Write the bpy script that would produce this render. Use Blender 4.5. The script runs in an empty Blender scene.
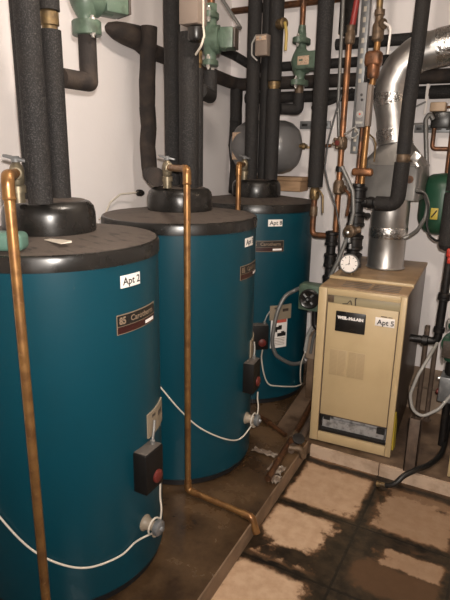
import bpy, bmesh, math, random
from mathutils import Vector, Matrix
random.seed(7)
scn = bpy.context.scene
COL = scn.collection
R = math.radians
PI = math.pi

# ------------------------------------------------------------------ camera
cam = bpy.data.cameras.new('camera')
cam.sensor_fit = 'VERTICAL'
cam.sensor_height = 24.0
cam.lens = 24.0 * 532.0 / 600.0
cam.clip_start = 0.02
camo = bpy.data.objects.new('camera', cam)
COL.objects.link(camo)
yaw, pitch, roll = R(-28.6), R(15.6), R(0.95)
fw = Vector((math.sin(yaw) * math.cos(pitch), math.cos(yaw) * math.cos(pitch), -math.sin(pitch)))
rt = Vector((math.cos(yaw), -math.sin(yaw), 0))
up = rt.cross(fw)
r2 = rt * math.cos(roll) + up * math.sin(roll)
u2 = up * math.cos(roll) - rt * math.sin(roll)
camo.matrix_world = Matrix(((r2.x, u2.x, -fw.x, 0), (r2.y, u2.y, -fw.y, 0), (r2.z, u2.z, -fw.z, 1.6), (0, 0, 0, 1)))
scn.camera = camo

# ------------------------------------------------------------------ world, light, exposure
w = bpy.data.worlds.new('world')
scn.world = w
w.use_nodes = True
w.node_tree.nodes['Background'].inputs[0].default_value = (1.0, 0.88, 0.76, 1)
w.node_tree.nodes['Background'].inputs[1].default_value = 0.02


def lamp(name, kind, loc, energy, color, **kw):
    l = bpy.data.lights.new(name, kind)
    l.energy = energy
    l.color = color
    for k, v in kw.items():
        setattr(l, k, v)
    o = bpy.data.objects.new(name, l)
    o.location = loc
    COL.objects.link(o)
    return o


hl = lamp('handset_lamp', 'SPOT', (0.03, -0.01, 1.66), 175, (1.0, 0.92, 0.84), shadow_soft_size=0.012, spot_size=R(140), spot_blend=1.0)
hl.rotation_euler = (R(90 - 3), 0, R(24))
lamp('ceiling_bulb_light', 'POINT', (-0.55, 1.45, 2.66), 36, (1.0, 0.89, 0.78), shadow_soft_size=0.06)
lamp('far_bulb_light', 'POINT', (0.55, 2.7, 2.6), 4, (1.0, 0.76, 0.52), shadow_soft_size=0.06)
vs = scn.view_settings
vs.view_transform = 'Standard'
vs.look = 'None'
vs.gamma = 1
vs.use_curve_mapping = False
vs.exposure = 0.33


# ------------------------------------------------------------------ materials
def mat(name, base, rough=0.5, metal=0.0, n1=None, n2=None, bump=None, coat=0.0, rn=None, spec=None):
    """n1/n2 = (scale, colour, lo, hi, amount[, stretch]) noise tints; bump = (scale, strength); rn = (scale, lo, hi)"""
    m = bpy.data.materials.new(name)
    m.use_nodes = True
    nt = m.node_tree
    N, L = nt.nodes, nt.links
    b = N['Principled BSDF']
    b.inputs['Base Color'].default_value = (*base, 1)
    b.inputs['Roughness'].default_value = rough
    b.inputs['Metallic'].default_value = metal
    b.inputs['Coat Weight'].default_value = coat
    b.inputs['Coat Roughness'].default_value = 0.12
    if spec is not None:
        b.inputs['Specular IOR Level'].default_value = spec
    tc = N.new('ShaderNodeTexCoord')

    def noise(scale, stretch=None, detail=5):
        t = N.new('ShaderNodeTexNoise')
        t.inputs['Scale'].default_value = scale
        t.inputs['Detail'].default_value = detail
        if stretch:
            mp = N.new('ShaderNodeMapping')
            mp.inputs['Scale'].default_value = stretch
            L.new(tc.outputs['Object'], mp.inputs['Vector'])
            L.new(mp.outputs['Vector'], t.inputs['Vector'])
        else:
            L.new(tc.outputs['Object'], t.inputs['Vector'])
        return t
    cur = None
    for nn in (n1, n2):
        if not nn:
            continue
        sc, c2, lo, hi, amt = nn[:5]
        t = noise(sc, nn[5] if len(nn) > 5 else None)
        r = N.new('ShaderNodeMapRange')
        r.inputs['From Min'].default_value = lo
        r.inputs['From Max'].default_value = hi
        r.inputs['To Max'].default_value = amt
        L.new(t.outputs['Fac'], r.inputs['Value'])
        mx = N.new('ShaderNodeMix')
        mx.data_type = 'RGBA'
        L.new(r.outputs['Result'], mx.inputs['Factor'])
        if cur is None:
            mx.inputs['A'].default_value = (*base, 1)
        else:
            L.new(cur, mx.inputs['A'])
        mx.inputs['B'].default_value = (*c2, 1)
        cur = mx.outputs['Result']
    if cur is not None:
        L.new(cur, b.inputs['Base Color'])
    if rn:
        t = noise(rn[0])
        r = N.new('ShaderNodeMapRange')
        r.inputs['From Min'].default_value = 0.35
        r.inputs['From Max'].default_value = 0.65
        r.inputs['To Min'].default_value = rn[1]
        r.inputs['To Max'].default_value = rn[2]
        L.new(t.outputs['Fac'], r.inputs['Value'])
        L.new(r.outputs['Result'], b.inputs['Roughness'])
    if bump:
        t = noise(bump[0], bump[2] if len(bump) > 2 else None)
        bp = N.new('ShaderNodeBump')
        bp.inputs['Strength'].default_value = bump[1]
        bp.inputs['Distance'].default_value = 0.004
        L.new(t.outputs['Fac'], bp.inputs['Height'])
        L.new(bp.outputs['Normal'], b.inputs['Normal'])
    return m


M = {}
M['wall'] = mat('painted_wall', (0.85, 0.80, 0.785), 0.75, n1=(3, (0.79, 0.735, 0.715), 0.4, 0.75, 0.7), bump=(60, 0.12))
M['ceiling'] = mat('ceiling_paint', (0.52, 0.47, 0.42), 0.9)
M['foam'] = mat('pipe_foam', (0.012, 0.011, 0.011), 0.7, n1=(240, (0.075, 0.070, 0.068), 0.5, 0.75, 0.9), n2=(6, (0.022, 0.018, 0.015), 0.45, 0.7, 0.7), bump=(220, 0.7), spec=0.3)
M['foam_dusty'] = mat('dusty_pipe_foam', (0.026, 0.021, 0.019), 0.8, n1=(14, (0.062, 0.045, 0.035), 0.42, 0.7, 0.8), bump=(120, 0.4), spec=0.3)
M['blue'] = mat('tank_blue_enamel', (0.0020, 0.042, 0.062), 0.36, n1=(5, (0.004, 0.037, 0.052), 0.45, 0.75, 0.6), n2=(170, (0.05, 0.10, 0.12), 0.70, 0.78, 0.5), bump=(9, 0.05), spec=0.35)
M['lid'] = mat('dusty_black_lid', (0.088, 0.069, 0.057), 0.65, n1=(16, (0.022, 0.018, 0.016), 0.55, 0.68, 0.9, (1, 2.2, 1)), n2=(120, (0.13, 0.105, 0.085), 0.55, 0.75, 0.6), bump=(70, 0.15))
M['black_plastic'] = mat('black_plastic', (0.011, 0.010, 0.009), 0.3, n1=(9, (0.022, 0.018, 0.015), 0.5, 0.75, 0.7), rn=(12, 0.22, 0.42))
M['black_matte'] = mat('matte_black_box', (0.007, 0.006, 0.0055), 0.55, spec=0.25)
M['black_ring'] = mat('black_base_ring', (0.008, 0.008, 0.009), 0.5)
M['copper'] = mat('aged_copper', (0.30, 0.155, 0.055), 0.42, 0.65, n1=(22, (0.17, 0.08, 0.035), 0.42, 0.7, 0.9), n2=(60, (0.45, 0.25, 0.11), 0.62, 0.75, 0.7), rn=(30, 0.28, 0.5))
M['copper_worn'] = mat('worn_copper', (0.30, 0.135, 0.062), 0.42, 0.7, n1=(22, (0.13, 0.065, 0.035), 0.42, 0.68, 0.9), n2=(60, (0.48, 0.25, 0.12), 0.6, 0.75, 0.6), rn=(30, 0.32, 0.55))
M['copper_dull'] = mat('tarnished_copper', (0.20, 0.085, 0.04), 0.5, 0.6, n1=(25, (0.07, 0.04, 0.025), 0.42, 0.65, 0.9), rn=(30, 0.35, 0.6))
M['copper_bright'] = mat('bright_copper', (0.40, 0.19, 0.08), 0.36, 0.75, n1=(18, (0.20, 0.09, 0.045), 0.45, 0.7, 0.8))
M['rust_pipe'] = mat('rusty_wet_pipe', (0.115, 0.048, 0.02), 0.35, 0.3, n1=(30, (0.045, 0.022, 0.012), 0.4, 0.65, 0.9), n2=(70, (0.30, 0.15, 0.07), 0.62, 0.75, 0.6))
M['brass'] = mat('dirty_brass', (0.23, 0.155, 0.07), 0.45, 0.65, n1=(40, (0.11, 0.075, 0.045), 0.42, 0.65, 0.9))
M['old_brass'] = mat('greyed_brass', (0.24, 0.20, 0.135), 0.42, 0.6, n1=(40, (0.12, 0.10, 0.07), 0.42, 0.65, 0.9))
M['bronze'] = mat('dull_bronze', (0.15, 0.10, 0.062), 0.5, 0.45, n1=(40, (0.07, 0.047, 0.03), 0.42, 0.65, 0.8))
M['iron'] = mat('black_iron', (0.012, 0.011, 0.011), 0.42, 0.3, n1=(40, (0.035, 0.027, 0.022), 0.5, 0.7, 0.8))
M['green'] = mat('pump_green_paint', (0.085, 0.125, 0.090), 0.42, n1=(25, (0.045, 0.06, 0.042), 0.5, 0.7, 0.8), n2=(80, (0.15, 0.19, 0.14), 0.6, 0.75, 0.5), bump=(90, 0.15))
M['green_dark'] = mat('dark_green_paint', (0.014, 0.065, 0.035), 0.4, n1=(6, (0.012, 0.05, 0.028), 0.4, 0.7, 0.8))
M['green_pale'] = mat('pale_green_plastic', (0.085, 0.165, 0.13), 0.5)
M['dark_cover'] = mat('dark_box_cover', (0.045, 0.033, 0.026), 0.5, n1=(60, (0.11, 0.085, 0.065), 0.5, 0.7, 0.7))
M['tag'] = mat('paper_tag', (0.50, 0.36, 0.25), 0.7, n1=(150, (0.25, 0.13, 0.10), 0.52, 0.62, 0.8))
M['steel'] = mat('bright_steel', (0.62, 0.60, 0.57), 0.3, 0.9)
M['duct'] = mat('galvanised_duct', (0.46, 0.44, 0.42), 0.36, 0.92, n1=(9, (0.40, 0.38, 0.36), 0.4, 0.7, 0.8), rn=(20, 0.32, 0.42))
M['hood'] = mat('galvanised_hood', (0.20, 0.19, 0.178), 0.4, 0.55, n1=(7, (0.155, 0.145, 0.135), 0.4, 0.7, 0.8), rn=(20, 0.35, 0.48))
M['foil'] = mat('foil_tape', (0.50, 0.485, 0.465), 0.2, 0.95, bump=(55, 1.0), rn=(60, 0.1, 0.35))
M['galv'] = mat('galvanised_sheet', (0.27, 0.275, 0.28), 0.45, 0.6, n1=(30, (0.19, 0.195, 0.20), 0.45, 0.65, 0.7))
M['conduit'] = mat('grey_conduit', (0.21, 0.205, 0.195), 0.42, 0.5, bump=(300, 0.4))
M['grey_tank'] = mat('grey_tank_enamel', (0.15, 0.145, 0.145), 0.33, n1=(8, (0.12, 0.115, 0.112), 0.45, 0.7, 0.8))
M['grey_box'] = mat('grey_box_paint', (0.17, 0.165, 0.165), 0.5)
M['taupe'] = mat('taupe_box_paint', (0.20, 0.155, 0.125), 0.55)
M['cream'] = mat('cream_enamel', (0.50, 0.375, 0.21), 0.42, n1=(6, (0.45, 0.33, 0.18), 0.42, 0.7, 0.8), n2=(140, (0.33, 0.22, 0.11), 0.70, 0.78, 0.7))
M['cream_top'] = mat('dusty_shaded_cream_enamel', (0.34, 0.225, 0.125), 0.5, n1=(10, (0.22, 0.145, 0.085), 0.42, 0.65, 0.8))  # boiler top: dust plus shade, both put into a browner cream
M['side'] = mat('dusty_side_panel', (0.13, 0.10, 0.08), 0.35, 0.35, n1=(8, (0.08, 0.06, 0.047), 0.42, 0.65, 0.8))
M['strip'] = mat('control_strip', (0.32, 0.265, 0.16), 0.4)
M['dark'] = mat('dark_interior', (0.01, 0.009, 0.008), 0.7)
M['ash'] = mat('burner_grey', (0.33, 0.315, 0.305), 0.7, n1=(40, (0.13, 0.12, 0.115), 0.45, 0.65, 0.9), bump=(60, 0.5))
M['label'] = mat('label_paper', (0.82, 0.76, 0.71), 0.55)
M['ink'] = mat('black_ink', (0.015, 0.013, 0.012), 0.5)
M['white_ink'] = mat('white_print', (0.85, 0.80, 0.76), 0.5)
M['tan_print'] = mat('tan_print', (0.20, 0.145, 0.10), 0.45)
M['maroon'] = mat('maroon_print', (0.032, 0.007, 0.006), 0.4)
M['red_print'] = mat('red_print', (0.55, 0.10, 0.07), 0.5)
M['dial_red'] = mat('dark_red_dial', (0.11, 0.016, 0.012), 0.5)
M['dark_lid'] = mat('dusty_dark_lid', (0.085, 0.072, 0.062), 0.6)
M['red'] = mat('red_plastic', (0.42, 0.035, 0.022), 0.38)
M['red_pipe'] = mat('red_coating', (0.22, 0.018, 0.015), 0.5)
M['yellow'] = mat('yellow_plastic', (0.45, 0.34, 0.04), 0.5)
M['yellow_lever'] = mat('worn_yellow_coating', (0.42, 0.30, 0.08), 0.5)
M['cable'] = mat('white_cable', (0.56, 0.50, 0.42), 0.5)
M['cable_grey'] = mat('grey_cable', (0.33, 0.315, 0.29), 0.5)
M['cable_black'] = mat('black_cable', (0.012, 0.011, 0.01), 0.45)
M['ivory'] = mat('ivory_nylon', (0.27, 0.22, 0.165), 0.5)
M['wood'] = mat('raw_timber', (0.40, 0.25, 0.14), 0.7, n1=(12, (0.30, 0.18, 0.095), 0.42, 0.65, 0.8, (1, 8, 8)))
M['post'] = mat('dirty_post_steel', (0.11, 0.075, 0.054), 0.6, n1=(20, (0.06, 0.04, 0.028), 0.42, 0.65, 0.8))
M['cover_tan'] = mat('tan_cover', (0.46, 0.33, 0.22), 0.55)
M['slot_tan'] = mat('slot_tan', (0.36, 0.26, 0.145), 0.6)
M['vent_cream'] = mat('vent_cream', (0.44, 0.325, 0.18), 0.5)
M['plate_tan'] = mat('dusty_plate', (0.25, 0.20, 0.14), 0.55)
M['dirty_film'] = mat('dirty_plastic_film', (0.20, 0.15, 0.115), 0.22, n1=(30, (0.38, 0.33, 0.28), 0.52, 0.65, 0.8), bump=(60, 0.6))


def wet_concrete(name, light, dark, lo, hi, r_wet, r_dry, scale=3.0, edge=None):
    m = mat(name, light, 0.6, bump=(38, 0.35))
    nt = m.node_tree
    N, L = nt.nodes, nt.links
    b = N['Principled BSDF']
    tc = N.new('ShaderNodeTexCoord')
    t = N.new('ShaderNodeTexNoise')
    t.inputs['Scale'].default_value = scale
    t.inputs['Detail'].default_value = 7
    t.inputs['Roughness'].default_value = 0.62
    L.new(tc.outputs['Object'], t.inputs['Vector'])
    mr = N.new('ShaderNodeMapRange')
    mr.inputs['From Min'].default_value = lo
    mr.inputs['From Max'].default_value = hi
    L.new(t.outputs['Fac'], mr.inputs['Value'])
    mx = N.new('ShaderNodeMix')
    mx.data_type = 'RGBA'
    mx.inputs['A'].default_value = (*light, 1)
    mx.inputs['B'].default_value = (*dark, 1)
    L.new(mr.outputs['Result'], mx.inputs['Factor'])
    L.new(mx.outputs['Result'], b.inputs['Base Color'])
    mr2 = N.new('ShaderNodeMapRange')
    mr2.inputs['To Min'].default_value = r_dry
    mr2.inputs['To Max'].default_value = r_wet
    L.new(mr.outputs['Result'], mr2.inputs['Value'])
    L.new(mr2.outputs['Result'], b.inputs['Roughness'])
    return m


M['pad'] = wet_concrete('wet_pad_concrete', (0.115, 0.068, 0.034), (0.036, 0.020, 0.010), 0.32, 0.62, 0.12, 0.36, 4.0)
M['kerb'] = wet_concrete('kerb_concrete', (0.24, 0.16, 0.10), (0.085, 0.050, 0.028), 0.42, 0.7, 0.4, 0.7, 7.0)
M['slab_top'] = wet_concrete('dirty_slab_concrete', (0.19, 0.125, 0.08), (0.065, 0.038, 0.022), 0.38, 0.6, 0.35, 0.6, 4.5)
M['slab_face'] = wet_concrete('pale_edge_concrete', (0.50, 0.37, 0.27), (0.26, 0.17, 0.105), 0.48, 0.75, 0.6, 0.75, 8.0)
M['ledge'] = wet_concrete('footing_concrete', (0.34, 0.25, 0.18), (0.18, 0.125, 0.085), 0.4, 0.7, 0.6, 0.7, 4.0)


def floor_material():
    """square stone tiles with dry pale middles and dark wet stains spreading from the joints"""
    m = bpy.data.materials.new('stained_stone_tiles')
    m.use_nodes = True
    nt = m.node_tree
    N, L = nt.nodes, nt.links
    b = N['Principled BSDF']
    tc = N.new('ShaderNodeTexCoord')
    sep = N.new('ShaderNodeSeparateXYZ')
    L.new(tc.outputs['Object'], sep.inputs[0])

    def math_(op, a, c=None, clamp=False):
        n = N.new('ShaderNodeMath')
        n.operation = op
        n.use_clamp = clamp
        for i, v in enumerate((a, c)):
            if v is None:
                continue
            if isinstance(v, (int, float)):
                n.inputs[i].default_value = v
            else:
                L.new(v, n.inputs[i])
        return n.outputs[0]

    def noise(sc, det=6, rgh=0.6):
        t = N.new('ShaderNodeTexNoise')
        t.inputs['Scale'].default_value = sc
        t.inputs['Detail'].default_value = det
        t.inputs['Roughness'].default_value = rgh
        L.new(tc.outputs['Object'], t.inputs['Vector'])
        return t.outputs['Fac']

    n_big, n_mid, n_fine = noise(7), noise(22), noise(90)
    X, Y = sep.outputs['X'], sep.outputs['Y']
    T = 0.40

    def edge(v, off):
        q = math_('FRACT', math_('DIVIDE', math_('SUBTRACT', v, off), T))
        return math_('MULTIPLY', math_('MINIMUM', q, math_('SUBTRACT', 1.0, q)), T)
    e = math_('MINIMUM', edge(X, -0.43), edge(Y, 2.06))
    joint = math_('LESS_THAN', math_('ADD', e, math_('MULTIPLY', math_('SUBTRACT', n_mid, 0.5), 0.010)), 0.006)
    # dry patches (x, y, rx, ry)
    blobs = [(-0.640, 2.290, 0.26, 0.26, 0.92), (-0.672, 1.925, 0.185, 0.155, 1.0), (-0.670, 1.52, 0.20, 0.20, 1.0),
             (-0.20, 2.22, 0.21, 0.19, 0.66), (-0.13, 1.935, 0.19, 0.065, 0.66), (-0.2, 2.42, 0.2, 0.09, 0.5), (-0.2, 1.80, 0.2, 0.10, 0.30),
             (-0.60, 1.03, 0.17, 0.18, 1.0), (-0.2, 1.40, 0.17, 0.14, 0.8), (0.25, 2.27, 0.2, 0.18, 0.9), (0.25, 1.85, 0.17, 0.16, 0.9),
             (0.25, 1.42, 0.18, 0.17, 0.9), (-0.2, 1.0, 0.17, 0.17, 0.9), (0.25, 1.0, 0.18, 0.17, 0.9)]
    dry = None
    wob = math_('ADD', math_('MULTIPLY', math_('SUBTRACT', n_big, 0.5), 0.9), math_('MULTIPLY', math_('SUBTRACT', n_mid, 0.5), 0.8))
    for bx, by, rx, ry, amt in blobs:
        dx = math_('DIVIDE', math_('SUBTRACT', X, bx), rx)
        dy = math_('DIVIDE', math_('SUBTRACT', Y, by), ry)
        d = math_('POWER', math_('ADD', math_('POWER', math_('ABSOLUTE', dx), 4.0), math_('POWER', math_('ABSOLUTE', dy), 4.0)), 0.25)
        v = math_('SUBTRACT', 1.0, math_('ADD', d, wob))
        v = math_('MULTIPLY', math_('MULTIPLY', v, 4.5, True), amt)
        v = math_('MINIMUM', math_('MAXIMUM', v, 0.0), 1.0)
        dry = v if dry is None else math_('MAXIMUM', dry, v)

    em = math_('ADD', e, math_('ADD', math_('MULTIPLY', math_('SUBTRACT', n_mid, 0.5), 0.05), math_('MULTIPLY', math_('SUBTRACT', n_big, 0.5), 0.05)))
    em = math_('MULTIPLY', math_('SUBTRACT', em, 0.015), 42.0, True)
    dry = math_('MULTIPLY', dry, em)

    def mix(f, a, c):
        mx = N.new('ShaderNodeMix')
        mx.data_type = 'RGBA'
        L.new(f, mx.inputs['Factor'])
        for s, v in (('A', a), ('B', c)):
            if isinstance(v, tuple):
                mx.inputs[s].default_value = (*v, 1)
            else:
                L.new(v, mx.inputs[s])
        return mx.outputs['Result']

    def ramp(v, lo, hi):
        r = N.new('ShaderNodeMapRange')
        r.inputs['From Min'].default_value = lo
        r.inputs['From Max'].default_value = hi
        L.new(v, r.inputs['Value'])
        return r.outputs['Result']
    stain = mix(ramp(n_mid, 0.4, 0.68), (0.007, 0.005, 0.003), (0.040, 0.025, 0.014))
    stone = mix(ramp(n_mid, 0.35, 0.7), (0.50, 0.345, 0.225), (0.40, 0.255, 0.155))
    stone = mix(math_('MULTIPLY', ramp(n_fine, 0.64, 0.72), 0.5), stone, (0.15, 0.085, 0.05))
    halo = mix(ramp(dry, 0.0, 0.45), stain, (0.11, 0.055, 0.025))
    c = mix(ramp(dry, 0.35, 1.0), halo, stone)
    c = mix(joint, c, (0.005, 0.004, 0.003))
    L.new(c, b.inputs['Base Color'])
    rr = N.new('ShaderNodeMapRange')
    rr.inputs['To Min'].default_value = 0.32
    rr.inputs['To Max'].default_value = 0.75
    L.new(dry, rr.inputs['Value'])
    L.new(rr.outputs['Result'], b.inputs['Roughness'])
    bp = N.new('ShaderNodeBump')
    bp.inputs['Strength'].default_value = 0.4
    bp.inputs['Distance'].default_value = 0.004
    L.new(math_('SUBTRACT', n_mid, math_('MULTIPLY', joint, 1.2)), bp.inputs['Height'])
    L.new(bp.outputs['Normal'], b.inputs['Normal'])
    return m


M['floor'] = floor_material()


# ------------------------------------------------------------------ mesh helpers
ORG = {}


class MB:
    def __init__(s):
        s.v, s.f, s.mi = [], [], []

    def add(s, vs_, fs, mi=0):
        o = len(s.v)
        s.v += [Vector(p) for p in vs_]
        for f in fs:
            s.f.append([i + o for i in f])
            s.mi.append(mi)
        return s

    def bm(s, bm, mi=0, mtx=None):
        bm.verts.ensure_lookup_table()
        bm.verts.index_update()
        s.add([(mtx @ v.co) if mtx else v.co.copy() for v in bm.verts], [[v.index for v in f.verts] for f in bm.faces], mi)
        bm.free()
        return s

    def box(s, lo, hi, bev=0.0, mi=0, mtx=None, seg=2):
        b = bmesh.new()
        bmesh.ops.create_cube(b, size=1)
        for v in b.verts:
            v.co = Vector([(lo[i] + hi[i]) / 2 + v.co[i] * (hi[i] - lo[i]) for i in range(3)])
        if bev:
            bmesh.ops.bevel(b, geom=b.edges[:], offset=bev, segments=seg, affect='EDGES', profile=0.5)
        return s.bm(b, mi, mtx)

    def tube(s, pts, r, fil=0.0, seg=16, caps=True, mi=0, wob=0.0, sub=0.0, spline=False):
        P = [Vector(p) for p in pts]
        if spline:
            Q = []
            for i in range(len(P) - 1):
                a, b_, c, d = P[max(i - 1, 0)], P[i], P[i + 1], P[min(i + 2, len(P) - 1)]
                n = max(2, int((c - b_).length / .012))
                for k in range(n):
                    u = k / n
                    Q.append(.5 * (2 * b_ + (c - a) * u + (2 * a - 5 * b_ + 4 * c - d) * u * u + (3 * b_ - a - 3 * c + d) * u ** 3))
            P = Q + [P[-1]]
            fil = 0
        if fil and len(P) > 2:
            Q = [P[0]]
            for i in range(1, len(P) - 1):
                a, c = (P[i - 1] - P[i]), (P[i + 1] - P[i])
                ang = a.angle(c)
                if PI - ang < 0.05:
                    Q.append(P[i])
                    continue
                t = min(fil / math.tan(ang / 2), a.length * .49, c.length * .49)
                p0, p1 = P[i] + a.normalized() * t, P[i] + c.normalized() * t
                n = max(3, int((PI - ang) / 0.22))
                for k in range(n + 1):
                    u = k / n
                    Q.append(p0 * (1 - u) ** 2 + P[i] * 2 * u * (1 - u) + p1 * u * u)
            Q.append(P[-1])
            P = Q
        if sub:
            Q = [P[0]]
            for a, c in zip(P[:-1], P[1:]):
                n = max(1, int((c - a).length / sub))
                Q += [a.lerp(c, (k + 1) / n) for k in range(n)]
            P = Q
        T = []
        for i in range(len(P)):
            a, c = P[max(i - 1, 0)], P[min(i + 1, len(P) - 1)]
            T.append((c - a).normalized())
        nrm = T[0].orthogonal().normalized()
        V, F = [], []
        for i, p in enumerate(P):
            if i:
                q = T[i - 1].rotation_difference(T[i])
                nrm = (q @ nrm).normalized()
            bn = T[i].cross(nrm)
            rr = r[min(i, len(r) - 1)] if isinstance(r, (list, tuple)) else r
            ph = random.random() * 6
            for k in range(seg):
                a = 2 * PI * k / seg
                q = rr * (1 + (wob * (math.sin(2 * a + i * 0.9) * 0.6 + math.sin(3 * a + i * 1.7) * .4) if wob else 0))
                V.append(p + nrm * math.cos(a) * q + bn * math.sin(a) * q)
        for i in range(len(P) - 1):
            for k in range(seg):
                k2 = (k + 1) % seg
                F.append([i * seg + k, i * seg + k2, (i + 1) * seg + k2, (i + 1) * seg + k])
        if caps:
            F.append(list(range(seg))[::-1])
            F.append([(len(P) - 1) * seg + k for k in range(seg)])
        return s.add(V, F, mi)

    def lathe(s, prof, base=(0, 0, 0), axis=(0, 0, 1), seg=32, mi=0):
        q = Vector((0, 0, 1)).rotation_difference(Vector(axis).normalized())
        B = Vector(base)
        V, F = [], []
        for rr, z in prof:
            for k in range(seg):
                a = 2 * PI * k / seg
                V.append(B + q @ Vector((max(rr, 1e-5) * math.cos(a), max(rr, 1e-5) * math.sin(a), z)))
        for i in range(len(prof) - 1):
            for k in range(seg):
                k2 = (k + 1) % seg
                F.append([i * seg + k, i * seg + k2, (i + 1) * seg + k2, (i + 1) * seg + k])
        if prof[0][0] > 1e-4:
            F.append(list(range(seg))[::-1])
        if prof[-1][0] > 1e-4:
            F.append([(len(prof) - 1) * seg + k for k in range(seg)])
        return s.add(V, F, mi)

    def hexnut(s, base, axis, r, h, mi=0):
        return s.lathe([(r * .93, 0), (r, h * .12), (r, h * .88), (r * .93, h)], base, axis, 6, mi)

    def patch(s, f, u0, u1, v0, v1, nu, nv, th, mi=0):
        """thin curved slab: f(u, v, depth) -> point"""
        V, F = [], []
        for d in (0, th):
            for j in range(nv + 1):
                for i in range(nu + 1):
                    V.append(f(u0 + (u1 - u0) * i / nu, v0 + (v1 - v0) * j / nv, d))
        n = (nu + 1) * (nv + 1)
        for j in range(nv):
            for i in range(nu):
                a = j * (nu + 1) + i
                F.append([a, a + nu + 1, a + nu + 2, a + 1])
                F.append([n + a, n + a + 1, n + a + nu + 2, n + a + nu + 1])
        ring = [i for i in range(nu + 1)] + [(j) * (nu + 1) + nu for j in range(1, nv + 1)] + \
               [nv * (nu + 1) + i for i in range(nu - 1, -1, -1)] + [j * (nu + 1) for j in range(nv - 1, 0, -1)]
        for a, c in zip(ring, ring[1:] + ring[:1]):
            F.append([a, c, n + c, n + a])
        return s.add(V, F, mi)

    def text(s, body, size, f, mi=0, bold=0.0, sx=1.0, align='CENTER'):
        cu = bpy.data.curves.new('t', 'FONT')
        cu.body = body
        cu.size = size
        cu.align_x = align
        cu.align_y = 'CENTER'
        cu.offset = bold
        cu.resolution_u = 2
        o = bpy.data.objects.new('t', cu)
        COL.objects.link(o)
        dg = bpy.context.evaluated_depsgraph_get()
        me = bpy.data.meshes.new_from_object(o.evaluated_get(dg))
        V = [f(v.co.x * sx, v.co.y) for v in me.vertices]
        F = [list(p.vertices) for p in me.polygons]
        bpy.data.objects.remove(o)
        bpy.data.curves.remove(cu)
        bpy.data.meshes.remove(me)
        return s.add(V, F, mi)

    def build(s, name, m, parent=None, angle=38, label=None, flat=False):
        root = parent
        off = Vector((0, 0, 0))
        while root is not None:
            if root.name in ORG:
                off = ORG[root.name]
                break
            root = root.parent
        me = bpy.data.meshes.new(name)
        base = Vector((0, 0, 0))
        if parent is None and s.v and name not in STRUCT:
            xs = [p.x for p in s.v]; ys = [p.y for p in s.v]; zs = [p.z for p in s.v]
            base = Vector(((min(xs) + max(xs)) / 2, (min(ys) + max(ys)) / 2, min(zs)))
        me.from_pydata([p - off - base for p in s.v], [], s.f)
        for mm in (m if isinstance(m, (list, tuple)) else [m]):
            me.materials.append(M[mm] if isinstance(mm, str) else mm)
        for p, i in zip(me.polygons, s.mi):
            p.material_index = i
        b = bmesh.new()
        b.from_mesh(me)
        bmesh.ops.recalc_face_normals(b, faces=b.faces)
        b.to_mesh(me)
        b.free()
        if not flat:
            for p in me.polygons:
                p.use_smooth = True
            me.set_sharp_from_angle(angle=R(angle))
        o = bpy.data.objects.new(name, me)
        COL.objects.link(o)
        o.location = base
        if parent is not None:
            o.parent = parent
            o.location = (0, 0, 0)
        if label:
            o['label'] = label
        return o


STRUCT = set()


def thing(name, label, cat, loc, rz=0.0, group=None, local=False):
    o = bpy.data.objects.new(name, None)
    o.empty_display_size = 0.05
    COL.objects.link(o)
    o.location = loc
    o.rotation_euler = (0, 0, rz)
    o['label'] = label
    o['category'] = cat
    if group:
        o['group'] = group
    ORG[o.name] = Vector((0, 0, 0)) if local else Vector(loc)
    return o


def tag(o, label, cat, group=None, kind=None):
    o['label'] = label
    o['category'] = cat
    if group:
        o['group'] = group
    if kind:
        o['kind'] = kind
    return o


def struct(name, mb, m, label=None):
    STRUCT.add(name)
    o = mb.build(name, m, None, flat=True)
    o['kind'] = 'structure'
    o['label'] = label or name.replace('_', ' ')
    o['category'] = name.split('_')[0]
    return o


def copy_tree(o, parent=None):
    c = o.copy()
    COL.objects.link(c)
    if parent is not None:
        c.parent = parent
    for ch in list(o.children):
        copy_tree(ch, c)
    return c


# ------------------------------------------------------------------ the room
XL, YB, ZC = -1.945, 3.6, 2.8
XR, YF = 1.45, -1.3
struct('floor', MB().box((XL - .1, YF - .1, -.1), (XR + .1, YB + .1, 0)), 'floor', 'square stone floor tiles stained dark along the joints')
struct('wall_left', MB().box((XL - .1, YF - .1, 0), (XL, YB + .1, ZC)), 'wall', 'white painted wall behind the row of blue tanks')
struct('wall_back', MB().box((XL, YB, 0), (XR, YB + .1, ZC)), 'wall', 'white painted back wall crossed by dark pipes')
struct('wall_right', MB().box((XR, YF - .1, 0), (XR + .1, YB + .1, ZC)), 'wall', 'white painted right wall')
struct('wall_front', MB().box((XL, YF - .1, 0), (XR, YF, ZC)), 'wall', 'white painted wall behind the viewer')
struct('ceiling', MB().box((XL - .1, YF - .1, ZC), (XR + .1, YB + .1, ZC + .1)), 'ceiling', 'dull white ceiling')


def prism(poly, z0, z1):
    n = len(poly)
    return MB().add([(x, y, z0) for x, y in poly] + [(x, y, z1) for x, y in poly],
                    [list(range(n))[::-1], [n + i for i in range(n)]] + [[i, (i + 1) % n, n + (i + 1) % n, n + i] for i in range(n)])


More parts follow.
